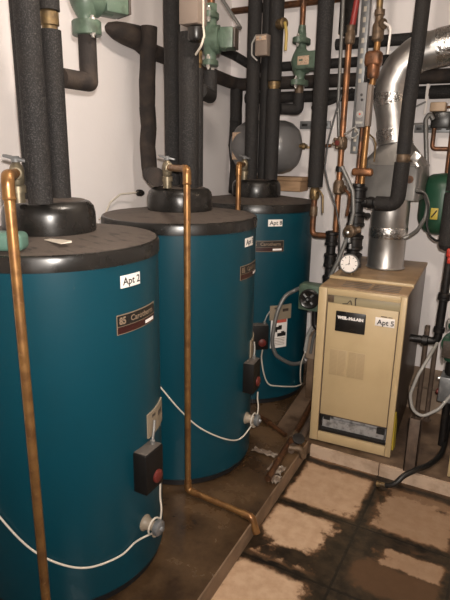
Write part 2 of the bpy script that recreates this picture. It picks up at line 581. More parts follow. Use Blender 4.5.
PZ = 0.08
struct('trim_1', prism([(XL, .35), (-.768, .35), (-.838, 2.5), (-.838, 2.51), (-1.05, 2.51), (-1.12, 3.22), (-1.12, YB), (XL, YB)], 0, PZ), 'pad', 'raised wet concrete pad under the blue tanks')
struct('trim_2', prism([(-.768, .35), (-.762, .35), (-.832, 2.515), (-.838, 2.51)], 0, PZ - .002), 'kerb', 'pale concrete kerb along the edge of the tank pad')
sl = struct('trim_3', prism([(-.80, 2.515), (XR, 2.515), (XR, 3.24), (-1.12, 3.24), (-1.05, 2.515)], 0, 0.068), 'slab_top', 'low concrete plinth under the cream boiler')
struct('trim_4', prism([(-.815, 2.497), (-.447, 2.497), (-.447, 2.5149), (-.815, 2.5149)], 0, 0.066), 'slab_face', 'pale front edge of the boiler plinth, left length')
struct('trim_5', prism([(-.442, 2.497), (XR, 2.497), (XR, 2.5149), (-.442, 2.5149)], 0, 0.066), 'slab_face', 'pale front edge of the boiler plinth, right length')
struct('baseboard_back', prism([(-1.12, 3.24), (XR, 3.24), (XR, YB), (-1.12, YB)], 0, 0.21), 'ledge', 'bare concrete footing along the foot of the back wall')


# ------------------------------------------------------------------ storage tanks
C1, C2, C3 = (-1.382, 1.293), (-1.401, 2.113), (-1.458, 3.058)
TR, ZL = 0.36, 1.313


def make_tank(c, rot, label, apt, lab_az, sticker, valve, aqy=0.0, aqz=0.0):
    T = thing('storage_tank', label, 'water tank', (c[0], c[1], PZ), R(rot), 'blue storage tanks', local=True)
    H = ZL - PZ
    jk = MB().lathe([(TR - .004, .035), (TR, .04), (TR, H - .046), (TR - .004, H - .044)], seg=96)
    jk.build('jacket', 'blue', T)
    MB().lathe([(TR - .02, 0.001), (TR - .012, .004), (TR - .012, .036), (TR - .02, .04)], seg=96).build('base_ring', 'black_ring', T)
    ld = MB().lathe([(TR - .002, H - .05), (TR + .004, H - .048), (TR + .005, H - .012), (TR + .001, H - .003), (TR - .006, H)], seg=96, mi=1)
    ld.lathe([(TR - .006, H), (TR - .04, H + .003), (.2, H + .02), (.13, H + .022), (0, H + .023)], seg=96, mi=0)
    ld.build('lid', ['lid', 'black_plastic'], T)
    MB().lathe([(.150, H + .019), (.152, H + .03), (.151, H + .082), (.146, H + .103), (.134, H + .117), (.118, H + .123)], seg=64, mi=0).lathe([(.118, H + .123), (.09, H + .1255), (0, H + .126)], seg=64, mi=1).build('cap', ['black_plastic', 'lid'], T)

    def cy(r0):
        return lambda a, z, d: Vector(((r0 + d) * math.cos(a / TR), (r0 + d) * math.sin(a / TR), z))
    s0 = cy(TR + .0005)
    # seam of the jacket
    # apartment label
    la = R(lab_az) * TR
    lb = MB().patch(s0, la - .043, la + .043, 1.132 - .019, 1.132 + .020, 8, 1, .0012)
    lb = lb.build('paper_label', 'label', T, label='white paper label reading %s' % apt)
    zc = 1.132
    t = MB().text(apt, .033, lambda x, y: s0(la + x + .004, zc + y, .0018), bold=.0006)
    t.build('label_text', 'ink', lb, flat=True)
    # badge
    z0, z1 = 0.970, 1.028
    bd = MB().patch(s0, -.098, .098, z0 - .003, z1 + .003, 16, 1, .0022)
    bd = bd.build('badge', 'tan_print', T, label='dark badge with tan lettering and a maroon band')
    MB().patch(s0, -.0955, .0955, z0, z1, 16, 1, .003).build('badge_panel', 'black_plastic', bd)
    MB().patch(s0, -.0955, .0955, z0, z0 + .021, 16, 1, .0034).patch(s0, -.0955, .0955, z0 + .0225, z0 + .024, 16, 1, .0035, mi=1).build('badge_band', ['maroon', 'tan_print'], bd)
    tx = MB().text('85', .032, lambda x, y: s0(-.076 + x, z0 + .040 + y, .0036), bold=.0012, sx=.85)
    tx.build('badge_number', 'tan_print', bd, flat=True)
    tx = MB().text('Carotherm', .027, lambda x, y: s0(.018 + x, z0 + .041 + y, .0036), bold=.0006)
    tx.build('badge_lettering', 'tan_print', bd, flat=True)
    MB().patch(s0, .03, .085, z0 + .004, z0 + .015, 6, 1, .0038).build('badge_sticker', 'white_ink', bd)
    # aquastat: black box with red dial
    yb = .050
    xf = TR + .050
    z5, z6 = .385 + aqz, .535 + aqz
    aq = MB().box((TR - .008, aqy - yb, z5), (xf, aqy + yb, z6), .004)
    aq = aq.build('aquastat', 'black_matte', T, label='black thermostat box with a red dial')
    MB().box((TR - .004, aqy - yb + .004, z6 + .0002), (xf - .004, aqy + yb - .004, z6 + .003), .001).build('aquastat_lid', 'dark_lid', aq)
    MB().lathe([(.024, 0), (.024, .006), (.019, .010), (0, .011)], (xf, aqy + .012, z5 + .045), (1, 0, 0), 24).build('dial', 'dial_red', aq)
    MB().lathe([(.009, 0), (.009, .014), (.006, .016)], (TR + .022, aqy + .028, z6 + .003), (0, 0, 1), 12).build('connector', 'conduit', aq)
    MB().tube([(TR + .022, aqy + .028, z6 + .017), (TR + .020, aqy + .040, z6 + .05), (TR + .009, aqy + .06, z6 + .075)], .005, .02, 8).build('lead', 'conduit', aq)
    # wiring plate and instruction sticker to the right of the box
    pa = R(16) * TR
    pl = MB().patch(s0, pa - .073, pa + .073, .552, .642, 8, 1, .006).build('cover_plate', 'plate_tan', T)
    MB().patch(s0, pa - .045, pa - .02, .62, .630, 3, 1, .0066).patch(s0, pa + .01, pa + .05, .60, .618, 3, 1, .0066).build('plate_marks', 'dark_cover', pl)
    if sticker:
        st = MB().patch(s0, pa - .062, pa + .05, .372, .560, 8, 1, .0014).build('warning_sticker', 'label', T, label='white instruction sticker with a red heading')
        q = MB().patch(s0, pa - .05, pa + .044, .531, .551, 8, 1, .0019, mi=0)
        for (a, z, hw, hh) in ((-.015, .497, .026, .010), (.0, .505, .012, .009), (-.025, .485, .006, .012), (.012, .455, .030, .011), (.02, .466, .012, .009)):
            q.patch(s0, pa + a - hw, pa + a + hw, z - hh, z + hh, 4, 1, .0019 + hh * .01, mi=1)
        for z in (.43, .42, .41, .40, .39):
            q.patch(s0, pa - .05, pa + .035, z, z + .003, 4, 1, .0019, mi=2)
        q.build('sticker_print', ['red_print', 'ink', 'tan_print'], st)
    if valve:
        z = .228 + aqz
        dv = MB().lathe([(.030, -.004), (.030, .004), (.025, .008), (.021, .02), (.017, .040), (.017, .046)], (TR, .0, z), (1, 0, 0), 24)
        dv = dv.build('drain_valve', 'ivory', T, label='ivory plastic drain tap with grey wheel')
        hw = MB().lathe([(.010, .044), (.026, .048), (.029, .053), (.029, .066), (.024, .070), (.010, .071), (.009, .079), (0, .080)], (TR, .0, z), (1, 0, 0), 10)
        hw.build('handwheel', 'galv', dv)
        MB().tube([(TR + .04, 0, z - .012), (TR + .042, 0, z - .04)], .010, seg=12).build('outlet', 'ivory', dv)
    return T


make_tank(C1, 1.0, 'large blue storage tank nearest the viewer, its white label reading Apt 2', 'Apt 2', -5.5, False, True)
make_tank(C2, 6.0, 'middle of three blue storage tanks, between the nearest tank and the one by the boiler', 'Apt 3', -3.5, False, True, 0.0, .02)
make_tank(C3, -52.5, 'farthest blue storage tank, beside the boiler, with a red-headed white sticker', 'Apt 8', 6.5, True, False, -.034, 0.0)


# ------------------------------------------------------------------ copper relief drains on the tanks
def relief_drain(c, drx, dry_, vrx, vry, label, foot=None):
    dx, dy, vx, vy = c[0] + drx, c[1] + dry_, c[0] + vrx, c[1] + vry
    T = thing('drain_pipe', label, 'pipe', (vx, vy, 1.437), 0, 'copper relief drains')
    zt = 1.532
    # brass tee and relief valve standing on the cap
    b = MB().lathe([(.019, 0), (.019, .032)], (vx, vy, 1.438), seg=20).lathe([(.024, 0), (.0245, .02), (.021, .024)], (vx, vy, 1.468), seg=20)
    b.lathe([(.017, 0), (.021, .01), (.022, .045), (.018, .058), (.012, .066), (.010, .07)], (vx, vy, 1.49), seg=20)
    d = (Vector((dx, dy, zt)) - Vector((vx, vy, zt)))
    dn = d.normalized()
    b.lathe([(.016, 0), (.016, .03), (.020, .032), (.020, .048), (.017, .05)], (vx, vy, zt - .004), dn, 20)
    rv = b.build('relief_valve', 'old_brass', T, label='dull brass relief valve')
    side = dn.cross(Vector((0, 0, 1)))
    p0 = Vector((vx, vy, 1.565))
    mtx = Matrix.Translation(p0) @ Matrix(((dn.x, side.x, 0), (dn.y, side.y, 0), (dn.z, side.z, 1))).to_4x4()
    MB().box((-.036, -.011, 0), (.040, .011, .009), .003, mtx=mtx @ Matrix.Rotation(R(118), 4, 'Z') @ Matrix.Rotation(R(-12), 4, 'Y')).lathe([(.013, -.006), (.015, .004), (.009, .012)], p0, seg=14).build('lever', 'galv', rv)
    st = Vector((vx, vy, zt - .004)) + dn * .045
    path = [st, (dx, dy, zt)]
    if foot is None:
        path += [(dx, dy, .11)]
    else:
        path += [(dx, dy, foot[0][2])] + foot[1:]
    MB().tube(path, .0138, .028, 20).build('pipe_run', 'copper', T)
    e = Vector((dx, dy, zt))
    f = MB()
    f.tube([e - dn * .048, e, e + Vector((0, 0, -.05))], .0166, .028, 20)
    f.lathe([(.0166, 0), (.018, .004), (.0166, .008)], (dx, dy, zt - .058), seg=20)
    f.build('elbow', 'copper', T)
    if foot is not None:
        f = MB()
        a = Vector((dx, dy, foot[0][2]))
        n = (Vector(foot[1]) - a).normalized()
        f.tube([a + Vector((0, 0, .05)), a, a + n * .05], .0166, .028, 20)
        f.build('elbow', 'copper', T)
        f = MB()
        a = Vector(foot[1])
        n2 = (a - Vector((dx, dy, foot[0][2]))).normalized()
        f.tube([a - n2 * .045, a, Vector(foot[2])], .0166, .024, 20)
        f.build('elbow', 'copper', T)
    return T


relief_drain(C1, .258, -.369, .027, -.143, 'copper drain pipe running down in front of the nearest blue tank', None)
relief_drain(C2, .255, -.335, .008, -.113, 'copper drain pipe before the middle blue tank, turning along the wet pad to the kerb',
             [(0, 0, .106), (-.815, 1.765, .098), (-.788, 1.762, .03)])
relief_drain(C3, .087, -.411, -.022, -.128, 'copper drain pipe whose top stands in front of the farthest blue tank', None)


# ------------------------------------------------------------------ pipe builders
def foam_pipe(label, pts, r, m='foam', fil=.05, group=None, wob=0, sub=0, seg=20, name='insulated_pipe'):
    o = MB().tube(pts, r, fil, seg, wob=wob, sub=sub).build(name, m)
    return tag(o, label, 'pipe', group)


CT = 1.4385           # top of a tank cap
g1 = 'foam covered pipes on the tank caps'


def riser(x, y, r, label, brass_gap=None, z1=ZC - .002, m='foam', z0=CT):
    if not brass_gap:
        T = thing('insulated_pipe', label, 'pipe', (x, y, z0), 0, g1)
        MB().tube([(x, y, z0), (x, y, z1)], r, seg=28).build('foam_sleeve', m, T)
        MB().tube([(x, y, z0 - .0), (x, y, z0 + .012)], r * .72, seg=16).build('copper_stub', 'copper_dull', T)
        return T
    a, b = brass_gap
    T = thing('insulated_pipe', label, 'pipe', (x, y, z0), 0, g1)
    MB().tube([(x, y, z0), (x, y, a)], r, seg=28).build('foam_sleeve', m, T)
    MB().tube([(x, y, b), (x, y, z1)], r * 1.0, seg=28).build('foam_sleeve', m, T)
    MB().lathe([(r * .72, 0), (r * .72, (b - a) * .2), (r * .86, (b - a) * .25), (r * .86, (b - a) * .9), (r * .72, (b - a))], (x, y, a), seg=24).build('coupling', 'brass', T)
    return T


# nearest tank
riser(-1.279, 1.166, .036, 'grey foam pipe in front of the three rising from the nearest tank')
riser(-1.389, 1.357, .034, 'grey foam pipe with a bare brass joint, right of three on the nearest tank', (1.962, 2.018))
riser(-1.418, 1.272, .034, 'grey foam pipe hidden behind the two others on the nearest tank, left edge showing')
# middle tank
riser(-1.497, 2.20, .038, 'dark foam pipe, left of the three rising from the middle tank')
riser(-1.346, 2.106, .044, 'thick dark foam pipe in the middle of the three on the middle tank', z1=2.085)
riser(-1.358, 2.187, .032, 'slim dark foam pipe on the right of the middle tank', (1.955, 2.03))
# farthest tank
riser(-1.487, 3.03, .040, 'dark foam pipe, left of the three rising from the farthest tank')
riser(-1.44, 3.11, .034, 'dark foam pipe squeezed between two others on the farthest tank')
riser(-1.365, 3.06, .042, 'dark foam pipe, right of the three on the farthest tank, with a brass joint', (1.955, 2.0))


# ------------------------------------------------------------------ circulator pumps
def pump(label, c, d, h=.105, motor=.15, box_tag=None, bolts='steel', group='green circulator pumps', r=.058, fl=(.062, .038, .026), bx0=.055):
    """vertical in-line circulator; c = centre of the volute, d = horizontal direction of the motor"""
    c = Vector(c)
    d = Vector(d).normalized()
    sd = d.cross(Vector((0, 0, 1)))
    fd = fl
    T = thing('circulator_pump', label, 'pump', (c.x, c.y, c.z - h), 0, group)
    b = MB()
    b.lathe([(.028, -h + .012), (.028, -h * .62), (.036, -h * .5), (r * .82, -h * .3), (r, 0), (r * .82, h * .3), (.036, h * .5), (.028, h * .62), (.028, h - .012)], c, seg=28)
    b.lathe([(r * .95, -.01), (r * 1.05, .02), (r * 1.05, .045), (r * .8, .05)], c, d, 28)
    b.build('pump_body', 'green', T)
    for s in (-1, 1):
        fl = MB()
        zz = c.z + s * (h - .012)
        mt = Matrix.Translation(Vector((c.x, c.y, zz))) @ Matrix(((sd.x, d.x, 0), (sd.y, d.y, 0), (0, 0, 1))).to_4x4()
        bb = bmesh.new()
        bmesh.ops.create_cone(bb, cap_ends=True, segments=32, radius1=1, radius2=1, depth=fd[2])
        for v in bb.verts:
            v.co.x *= fd[0]
            v.co.y *= fd[1]
        bmesh.ops.bevel(bb, geom=[e for e in bb.edges if abs(e.verts[0].co.z - e.verts[1].co.z) < 1e-6], offset=.003, segments=2, affect='EDGES')
        fl.bm(bb, 0, mt)
        fo = fl.build('flange', 'green', T)
        for q in (-1, 1):
            p = c + sd * q * .046
            MB().hexnut((p.x, p.y, zz - .027), (0, 0, 1), .010, .054).lathe([(.006, 0), (.006, .068)], (p.x, p.y, zz - .034), seg=10).build('bolt', bolts, fo)
    mo = MB()
    mo.lathe([(r * .80, .048), (r * .86, .06), (r * .86, motor - .01), (r * .7, motor)], c, d, 28)
    mo.build('motor', 'green', T)
    mt = Matrix.Translation(c) @ Matrix(((d.x, sd.x, 0), (d.y, sd.y, 0), (0, 0, 1))).to_4x4()
    bx = MB().box((bx0, -.048 - (.055 - bx0) * .2, -.045), (motor + .035, .049 + (.055 - bx0) * .2, .048), .006, mtx=mt).build('terminal_box', 'green', T)
    MB().box((motor + .0352, -.046, -.043), (motor + .046, .048, .046), .004, mtx=mt).build('box_cover', 'dark_cover', bx)
    if box_tag:
        s = box_tag
        MB().box((bx0 + .012, -.0605, -.024), (bx0 + .085, -.058, .024), .0005, mtx=mt @ Matrix.Diagonal((1, s, 1, 1))).build('rating_plate', 'tag', bx)
    return T


pump('green circulator pump at the top left, beside the nearest tank pipes', (-1.389, 1.525, 2.098), (.35, .9, 0), .112, .105, fl=(.056, .048, .046))
foam_pipe('short foam covered elbow under the top left green pump', [(-1.389, 1.392, 1.826), (-1.389, 1.525, 1.826), (-1.389, 1.525, 1.984)], .031, 'foam_dusty', .004)
foam_pipe('foam covered pipe above the top left green pump', [(-1.389, 1.525, 2.212), (-1.389, 1.525, ZC - .002)], .031, 'foam_dusty')

pump('green circulator pump behind the middle tank pipes', (-1.445, 2.46, 2.125), (.85, .25, 0), .118, .085, r=.062)
foam_pipe('dark foam elbow below the green pump of the middle tank', [(-1.362, 2.222, 1.865), (-1.445, 2.46, 1.865), (-1.445, 2.46, 1.985)], .034, 'foam', .014)
MT = thing('copper_pipe', 'greenish copper pipe above the green pump of the middle tank', 'pipe', (-1.445, 2.46, 2.245))
MB().tube([(-1.445, 2.46, 2.245), (-1.445, 2.46, ZC - .002)], .019).build('pipe_run', 'copper_dull', MT)
MB().hexnut((-1.445, 2.46, 2.248), (0, 0, 1), .033, .035).build('union_nut', 'green', MT)

pump('green flanged circulator pump with a paper tag, right of the farthest tank pipes', (-1.25, 3.17, 2.11), (1, -.12, 0), .125, .12, box_tag=-1, bolts='steel', fl=(.074, .045, .03), bx0=.0)
foam_pipe('dark foam elbow under the tagged green pump', [(-1.337, 3.10, 1.85), (-1.25, 3.17, 1.85), (-1.25, 3.17, 1.94)], .033, 'foam', .02)
MT = thing('copper_pipe', 'bronze coloured pipe standing on the tagged green pump', 'pipe', (-1.25, 3.17, 1.94))
MB().tube([(-1.25, 3.17, 2.234), (-1.25, 3.17, ZC - .002)], .016).build('pipe_run', 'copper_dull', MT)
MB().hexnut((-1.25, 3.17, 2.236), (0, 0, 1), .027, .03).lathe([(.024, 0), (.020, .04)], (-1.25, 3.17, 2.266), seg=16).build('union_nut', 'green', MT)
MB().lathe([(.024, 0), (.026, .02), (.02, .045)], (-1.25, 3.17, 1.941), seg=16).build('reducer', 'bronze', MT)

# ------------------------------------------------------------------ wall pipes
foam_pipe('dusty foam pipe, open end on the left wall, turning third down along the back wall', [(-1.862, 2.18, 2.165), (-1.862, 2.20, 2.165), (-1.862, 2.25, 2.163), (-1.862, 2.32, 2.161), (-1.862, 2.42, 2.16), (-1.865, 2.46, 2.15), (-1.866, 2.50, 2.118), (-1.87, 2.60, 2.113), (-1.87, 3.46, 2.06), (-1.862, 3.50, 2.057), (-1.843, 3.522, 2.053), (-1.81, 3.53, 2.05), (XR, 3.53, 2.035)], [.010, .026, .042, .052, .060, .058, .044, .041, .041], 'foam_dusty', fil=0)
foam_pipe('upper dark foam pipe on the left wall turning along the back wall', [(-1.87, 3.0, 2.262), (-1.87, 3.52, 2.235), (-1.72, 3.535, 2.15), (XR, 3.535, 2.15)], .030, 'foam', .05)
foam_pipe('topmost dark pipe along the back wall', [(-1.16, 3.535, 2.258), (XR, 3.535, 2.262)], .033, 'foam')
MT = thing('insulated_pipe', 'lowest dark pipe along the back wall with a gap in its foam', 'pipe', (-1.78, 3.53, 1.93))
MB().tube([(-1.78, 3.53, 1.957), (-.585, 3.53, 1.957)], .036, seg=20).build('foam_sleeve', 'foam', MT)
MB().tube([(-.565, 3.53, 1.957), (XR, 3.53, 1.955)], .038, seg=20).build('foam_sleeve', 'foam', MT)
MB().tube([(-.60, 3.53, 1.957), (-.55, 3.53, 1.957)], .02, seg=12).build('copper_run', 'copper_dull', MT)
MT = thing('copper_pipe', 'rusty brown bare pipe at the very top of the back wall', 'pipe', (-1.9, 3.52, 2.49))
MB().tube([(-1.9, 3.52, 2.515), (.3, 3.52, 2.513)], .021, seg=16).build('pipe_run', 'rust_pipe', MT)
MB().lathe([(.027, 0), (.030, .01), (.030, .05), (.027, .06)], (-1.72, 3.52, 2.515), (1, 0, 0), 16).lathe([(.027, 0), (.030, .01), (.030, .05), (.027, .06)], (-1.25, 3.52, 2.515), (1, 0, 0), 16).build('couplings', 'iron', MT)

# crumpled sleeves dropping from the left wall pipe
foam_pipe('crumpled dusty foam pipe dropping from the left wall to the middle tank',
          [(-1.785, 2.42, 2.205), (-1.797, 2.41, 1.95), (-1.800, 2.41, 1.82), (-1.790, 2.405, 1.72), (-1.797, 2.40, 1.62), (-1.785, 2.40, 1.475), (-1.45, 2.0, 1.483)], .042, 'foam_dusty', .05, wob=.03, sub=.03)
foam_pipe('crumpled dark foam pipe dropping behind the farthest tank',
          [(-1.86, 3.53, 2.02), (-1.855, 3.52, 1.80), (-1.83, 3.46, 1.64), (-1.76, 3.36, 1.52), (-1.72, 3.27, 1.333)], .043, 'foam', .06, wob=.04, sub=.03)

# foam pipe left of boiler with valve and copper elbow
MT = thing('insulated_pipe', 'thick dark foam pipe dropping between farthest tank and boiler, copper elbow below', 'pipe', (-1.055, 3.0, 1.1))
MB().tube([(-1.055, 3.0, 1.41), (-1.055, 3.0, ZC - .002)], .043, seg=24).build('foam_sleeve', 'foam', MT)
MB().tube([(-1.055, 3.0, 1.412), (-1.055, 3.0, 1.135), (-.955, 3.0, 1.135)], .017, .03, 16).build('pipe_run', 'copper_dull', MT)
v = MB().lathe([(.022, 0), (.028, .012), (.028, .055), (.022, .068)], (-1.055, 3.0, 1.34), seg=18).build('ball_valve', 'brass', MT)
MB().tube([(-1.04, 2.985, 1.375), (-1.01, 2.955, 1.395), (-.988, 2.95, 1.365), (-.982, 2.95, 1.27)], .0055, .01, 8).build('lever', 'brass', v)
MB().lathe([(.022, 0), (.023, .01), (.022, .05), (.020, .055)], (-1.055, 3.0, 1.245), seg=18).build('coupling', 'bronze', MT)

# small valve with yellow lever at the farthest tank
MT = thing('ball_valve', 'small ball valve with a hanging yellow lever beside the farthest tank pipes', 'valve', (-1.325, 3.0, 2.26))
MB().lathe([(.024, 0), (.028, .006), (.028, .05), (.02, .055)], (-1.325, 3.0, 2.285), (1, -.5, 0), 18).build('valve_body', 'brass', MT)
MB().tube([(-1.275, 2.972, 2.285), (-1.262, 2.955, 2.262), (-1.253, 2.95, 2.225), (-1.255, 2.95, 2.14)], .0085, .015, 8).build('lever', 'yellow_lever', MT)

# ------------------------------------------------------------------ small boxes on the pipes
MT = thing('control_box', 'taupe metal control box with a white cable, top of the middle tank pipes', 'control box', (-1.28, 2.05, 2.09))
MB().box((-1.325, 2.0, 2.095), (-1.238, 2.075, 2.40), .003).build('box_body', 'taupe', MT)
MB().lathe([(.030, 0), (.036, .01), (.036, .05), (.026, .058)], (-1.27, 2.045, 2.036), (0, 0, 1), 20).build('bulb_holder', 'black_plastic', MT)
MB().tube([(-1.236, 2.04, 2.40), (-1.234, 2.04, 2.09), (-1.223, 2.03, 2.05), (-1.232, 2.02, 2.01), (-1.27, 2.04, 1.985)], .0045, .02, 8).build('cable', 'cable', MT)
MT = thing('control_box', 'small tan thermostat box strapped to the farthest tank pipes', 'control box', (-1.41, 2.94, 2.12))
MB().box((-1.435, 2.935, 2.122), (-1.362, 2.985, 2.232), .004).build('box_body', 'taupe', MT)
MB().box((-1.43, 2.931, 2.20), (-1.367, 2.936, 2.222), .001).build('face_strip', 'tag', MT)
MB().lathe([(.006, 0), (.007, .004), (0, .006)], (-1.40, 2.931, 2.212), (0, -1, 0), 10).build('screw', 'steel', MT)
MB().tube([(-1.44, 2.96, 2.235), (-1.462, 2.95, 2.19), (-1.462, 2.95, 2.13), (-1.43, 2.96, 2.10)], .0045, .02, 8).build('cable', 'cable_grey', MT)
o = MB().tube([(-1.66, 2.9, 2.46), (-1.51, 2.90, 2.265), (-1.40, 2.62, 2.20)], .010, .03, 8).build('conduit', 'conduit')
tag(o, 'thin grey conduit slanting down to the middle green pump', 'conduit')

# wall cable with black plug above middle tank
MT = thing('cable', 'thin white cable with a black plug against the left wall above the middle tank', 'cable', (-1.9, 2.2, 1.30))
MB().tube([(-1.90, 2.11, 1.25), (-1.90, 2.156, 1.27), (-1.90, 2.20, 1.33), (-1.90, 2.283, 1.368), (-1.88, 2.40, 1.372)], .005, .03, 8).build('lead', 'cable', MT)
MB().lathe([(.012, 0), (.019, .008), (.019, .03), (.010, .045)], (-1.88, 2.40, 1.372), (.5, 1, -.1), 8).build('plug', 'black_plastic', MT)

# things lying on the nearest tank lid
o = MB().box((-.105, -.035, 0), (.105, .035, .052), .016, mtx=Matrix.Translation((-1.300, .985, 1.3215)) @ Matrix.Rotation(R(28), 4, 'Z'), seg=4).build('plastic_block', 'green_pale')
tag(o, 'pale green rounded block lying on the lid of the nearest tank', 'block')
tp = MB().add([(-1.252, 1.142, 1.3325), (-1.158, 1.118, 1.332), (-1.142, 1.146, 1.334), (-1.19, 1.156, 1.3345), (-1.25, 1.165, 1.333),
               (-1.252, 1.142, 1.3335), (-1.158, 1.118, 1.333), (-1.142, 1.146, 1.340), (-1.19, 1.156, 1.338), (-1.25, 1.165, 1.334)],
              [[0, 4, 3, 2, 1], [5, 6, 7, 8, 9], [0, 1, 6, 5], [1, 2, 7, 6], [2, 3, 8, 7], [3, 4, 9, 8], [4, 0, 5, 9]])
tag(tp.build('tape_scrap', 'cable'), 'torn white scrap of tape on the lid of the nearest tank', 'tape')

# ------------------------------------------------------------------ grey expansion tank on the back wall
MT = thing('expansion_tank', 'grey horizontal expansion tank on the back wall behind the farthest tank', 'expansion tank', (-1.5, 3.3, 1.46))
MB().lathe([(0, 0), (.05, .004), (.10, .018), (.14, .05), (.160, .09), (.167, .13), (.168, .16), (.168, .30), (.165, .36), (.15, .405), (.12, .44), (.07, .462), (0, .47)], (-1.755, 3.32, 1.632), (1, 0, 0), 48).build('shell', 'grey_tank', MT)
MB().box((-1.70, 3.18, 1.55), (-1.60, 3.19, 1.72), .002).build('rating_label', 'tag', MT)
MB().lathe([(.012, 0), (.012, .05)], (-1.287, 3.32, 1.64), (1, 0, 0), 12).hexnut((-1.27, 3.32, 1.64), (1, 0, 0), .02, .02).lathe([(.022, 0), (.022, .014)], (-1.225, 3.32, 1.64), (0, 0, -1), 10).build('fitting', 'brass', MT)
MB().tube([(-1.215, 3.32, 1.64), (-1.08, 3.32, 1.645)], .011, seg=12).build('feed_pipe', 'copper_dull', MT)
o = MB().box((-1.66, 3.44, 1.345), (-1.315, 3.597, 1.415), .004).box((-1.67, 3.435, 1.4155), (-1.305, 3.597, 1.44), .003).build('shelf_bracket', 'wood')
tag(o, 'raw timber shelf on the back wall under the grey expansion tank', 'shelf')

# slotted steel strips on the wall
def strut(name, label, lo, hi, axis, n):
    """slotted channel, open slots shown as dark inset strips"""
    T = thing(name, label, 'bracket', lo, 0)
    (x0, y0, z0), (x1, y1, z1) = lo, hi
    s = MB().box(lo, hi, .002)
    for i in range(n):
        if axis == 'z':
            a = z0 + (z1 - z0) * (i + .25) / n
            b = z0 + (z1 - z0) * (i + .75) / n
            s.box((x0 + (x1 - x0) * .33, y0 - .0015, a), (x0 + (x1 - x0) * .67, y0 + .001, b), .0006, mi=1)
        else:
            a = x0 + (x1 - x0) * (i + .22) / n
            b = x0 + (x1 - x0) * (i + .78) / n
            s.box((a, y0 - .0015, z0 + (z1 - z0) * .33), (b, y0 + .001, z0 + (z1 - z0) * .67), .0006, mi=1)
    s.build('channel', ['galv', 'cable' if axis == 'z' else 'ink'], T)
    return T


strut('strut_rail', 'vertical slotted steel rail behind the copper pipes on the back wall', (-.992, 3.44, 1.60), (-.942, 3.485, 2.62), 'z', 18)
strut('wall_bracket', 'short slotted steel bracket on the wall right of the grey expansion tank', (-1.39, 3.57, 1.755), (-1.18, 3.597, 1.806), 'x', 3)
strut('wall_bracket', 'slotted steel bracket on the wall behind the beige relay box', (-.64, 3.57, 1.73), (-.30, 3.597, 1.775), 'x', 6)
foam_pipe('thin dark branch pipe between the thick foam pipe and the copper riser', [(-1.27, 3.46, 1.876), (-1.132, 3.46, 1.915), (-1.0, 3.42, 1.975)], .014, 'foam')
o = MB().tube([(-1.10, 3.42, 2.60), (-1.085, 3.42, 1.9), (-1.065, 3.42, 1.70)], .011, seg=10).build('conduit', 'conduit')
tag(o, 'straight grey conduit running down beside the red ended copper pipe', 'conduit')
o = MB().box((-1.13, 3.46, 2.30), (-1.03, 3.53, 2.50), .005).build('junction_box', 'black_plastic')
tag(o, 'dark box high on the back wall behind the thick foam pipe', 'box')

# ------------------------------------------------------------------ copper risers into the black iron headers
def iron_header(T, x, y, z0, z1, r, tees):
    s = MB().tube([(x, y, z0), (x, y, z1)], r * .78, seg=18)
    for t in tees:
        s.lathe([(r * .85, 0), (r * 1.12, .006), (r * 1.12, .02), (r, .024), (r, .062), (r * 1.12, .066), (r * 1.12, .08), (r * .85, .086)], (x, y, t), seg=20)
    return s.build('iron_header', 'iron', T)


MT = thing('copper_riser', 'copper riser with a red top length and brass valves, left of the boiler flue', 'pipe', (-.92, 3.0, .70))
MB().tube([(-.915, 3.0, 1.13), (-.915, 3.0, 2.18)], .0165, seg=18).build('pipe_run', 'copper_worn', MT)
MB().tube([(-.905, 3.0, 2.24), (-.89, 3.0, 2.36)], .0155, seg=16).build('red_length', 'red_pipe', MT)
MB().tube([(-.89, 3.0, 2.36), (-.88, 3.0, ZC - .002)], .013, seg=12).build('copper_length', 'copper_dull', MT)
MB().lathe([(.022, 0), (.027, .01), (.027, .05), (.021, .06), (.021, .08), (.025, .09)], (-.912, 3.0, 2.155), seg=16).build('fitting', 'bronze', MT)
vb = MB().lathe([(.021, 0), (.03, .012), (.03, .055), (.021, .068)], (-.915, 3.0, 1.62), seg=16).lathe([(.018, 0), (.018, .03)], (-.915, 3.0, 1.655), (-.2, -1, 0), 12).build('service_valve', 'bronze', MT)
hwm = MB().lathe([(.010, 0), (.024, .003), (.026, .009), (.020, .013), (.010, .015)], (-.922, 2.965, 1.655), (-.2, -1, 0), 18)
for k in range(6):
    a = R(60 * k + 15)
    hwm.lathe([(.004, -.002), (.0095, .002), (.0095, .010), (.004, .014)], (-.922 + .026 * math.cos(a), 2.965 - .2 * .026 * math.cos(a) * -1, 1.655 + .026 * math.sin(a)), (-.2, -1, 0), 10)
w = hwm.build('handwheel', 'bronze', vb)
MB().lathe([(.014, 0), (.014, .003), (0, .004)], (-.9255, 2.949, 1.655), (-.2, -1, 0), 14).build('wheel_centre', 'dial_red', w)
MB().lathe([(.024, 0), (.024, .03)], (-.915, 3.0, 1.50), seg=16).build('pipe_clamp', 'iron', MT)
tv = MB().lathe([(.021, 0), (.03, .01), (.03, .065), (.022, .08)], (-.915, 3.0, 1.375), seg=16).lathe([(.017, 0), (.021, .025), (.021, .045)], (-.915, 3.0, 1.405), (1, -.5, .1), 14).build('ball_valve', 'bronze', MT)
MB().tube([(-.875, 2.98, 1.41), (-.835, 2.95, 1.38), (-.835, 2.95, 1.33), (-.843, 2.95, 1.262)], .0085, .012, 8).build('lever', 'copper_dull', tv)
iron_header(MT, -.935, 3.0, .62, 1.165, .034, (1.08, .95, .82))
MB().tube([(-.965, 3.0, 1.135), (-.925, 3.0, 1.135)], .024, seg=16).build('side_socket', 'iron', MT)

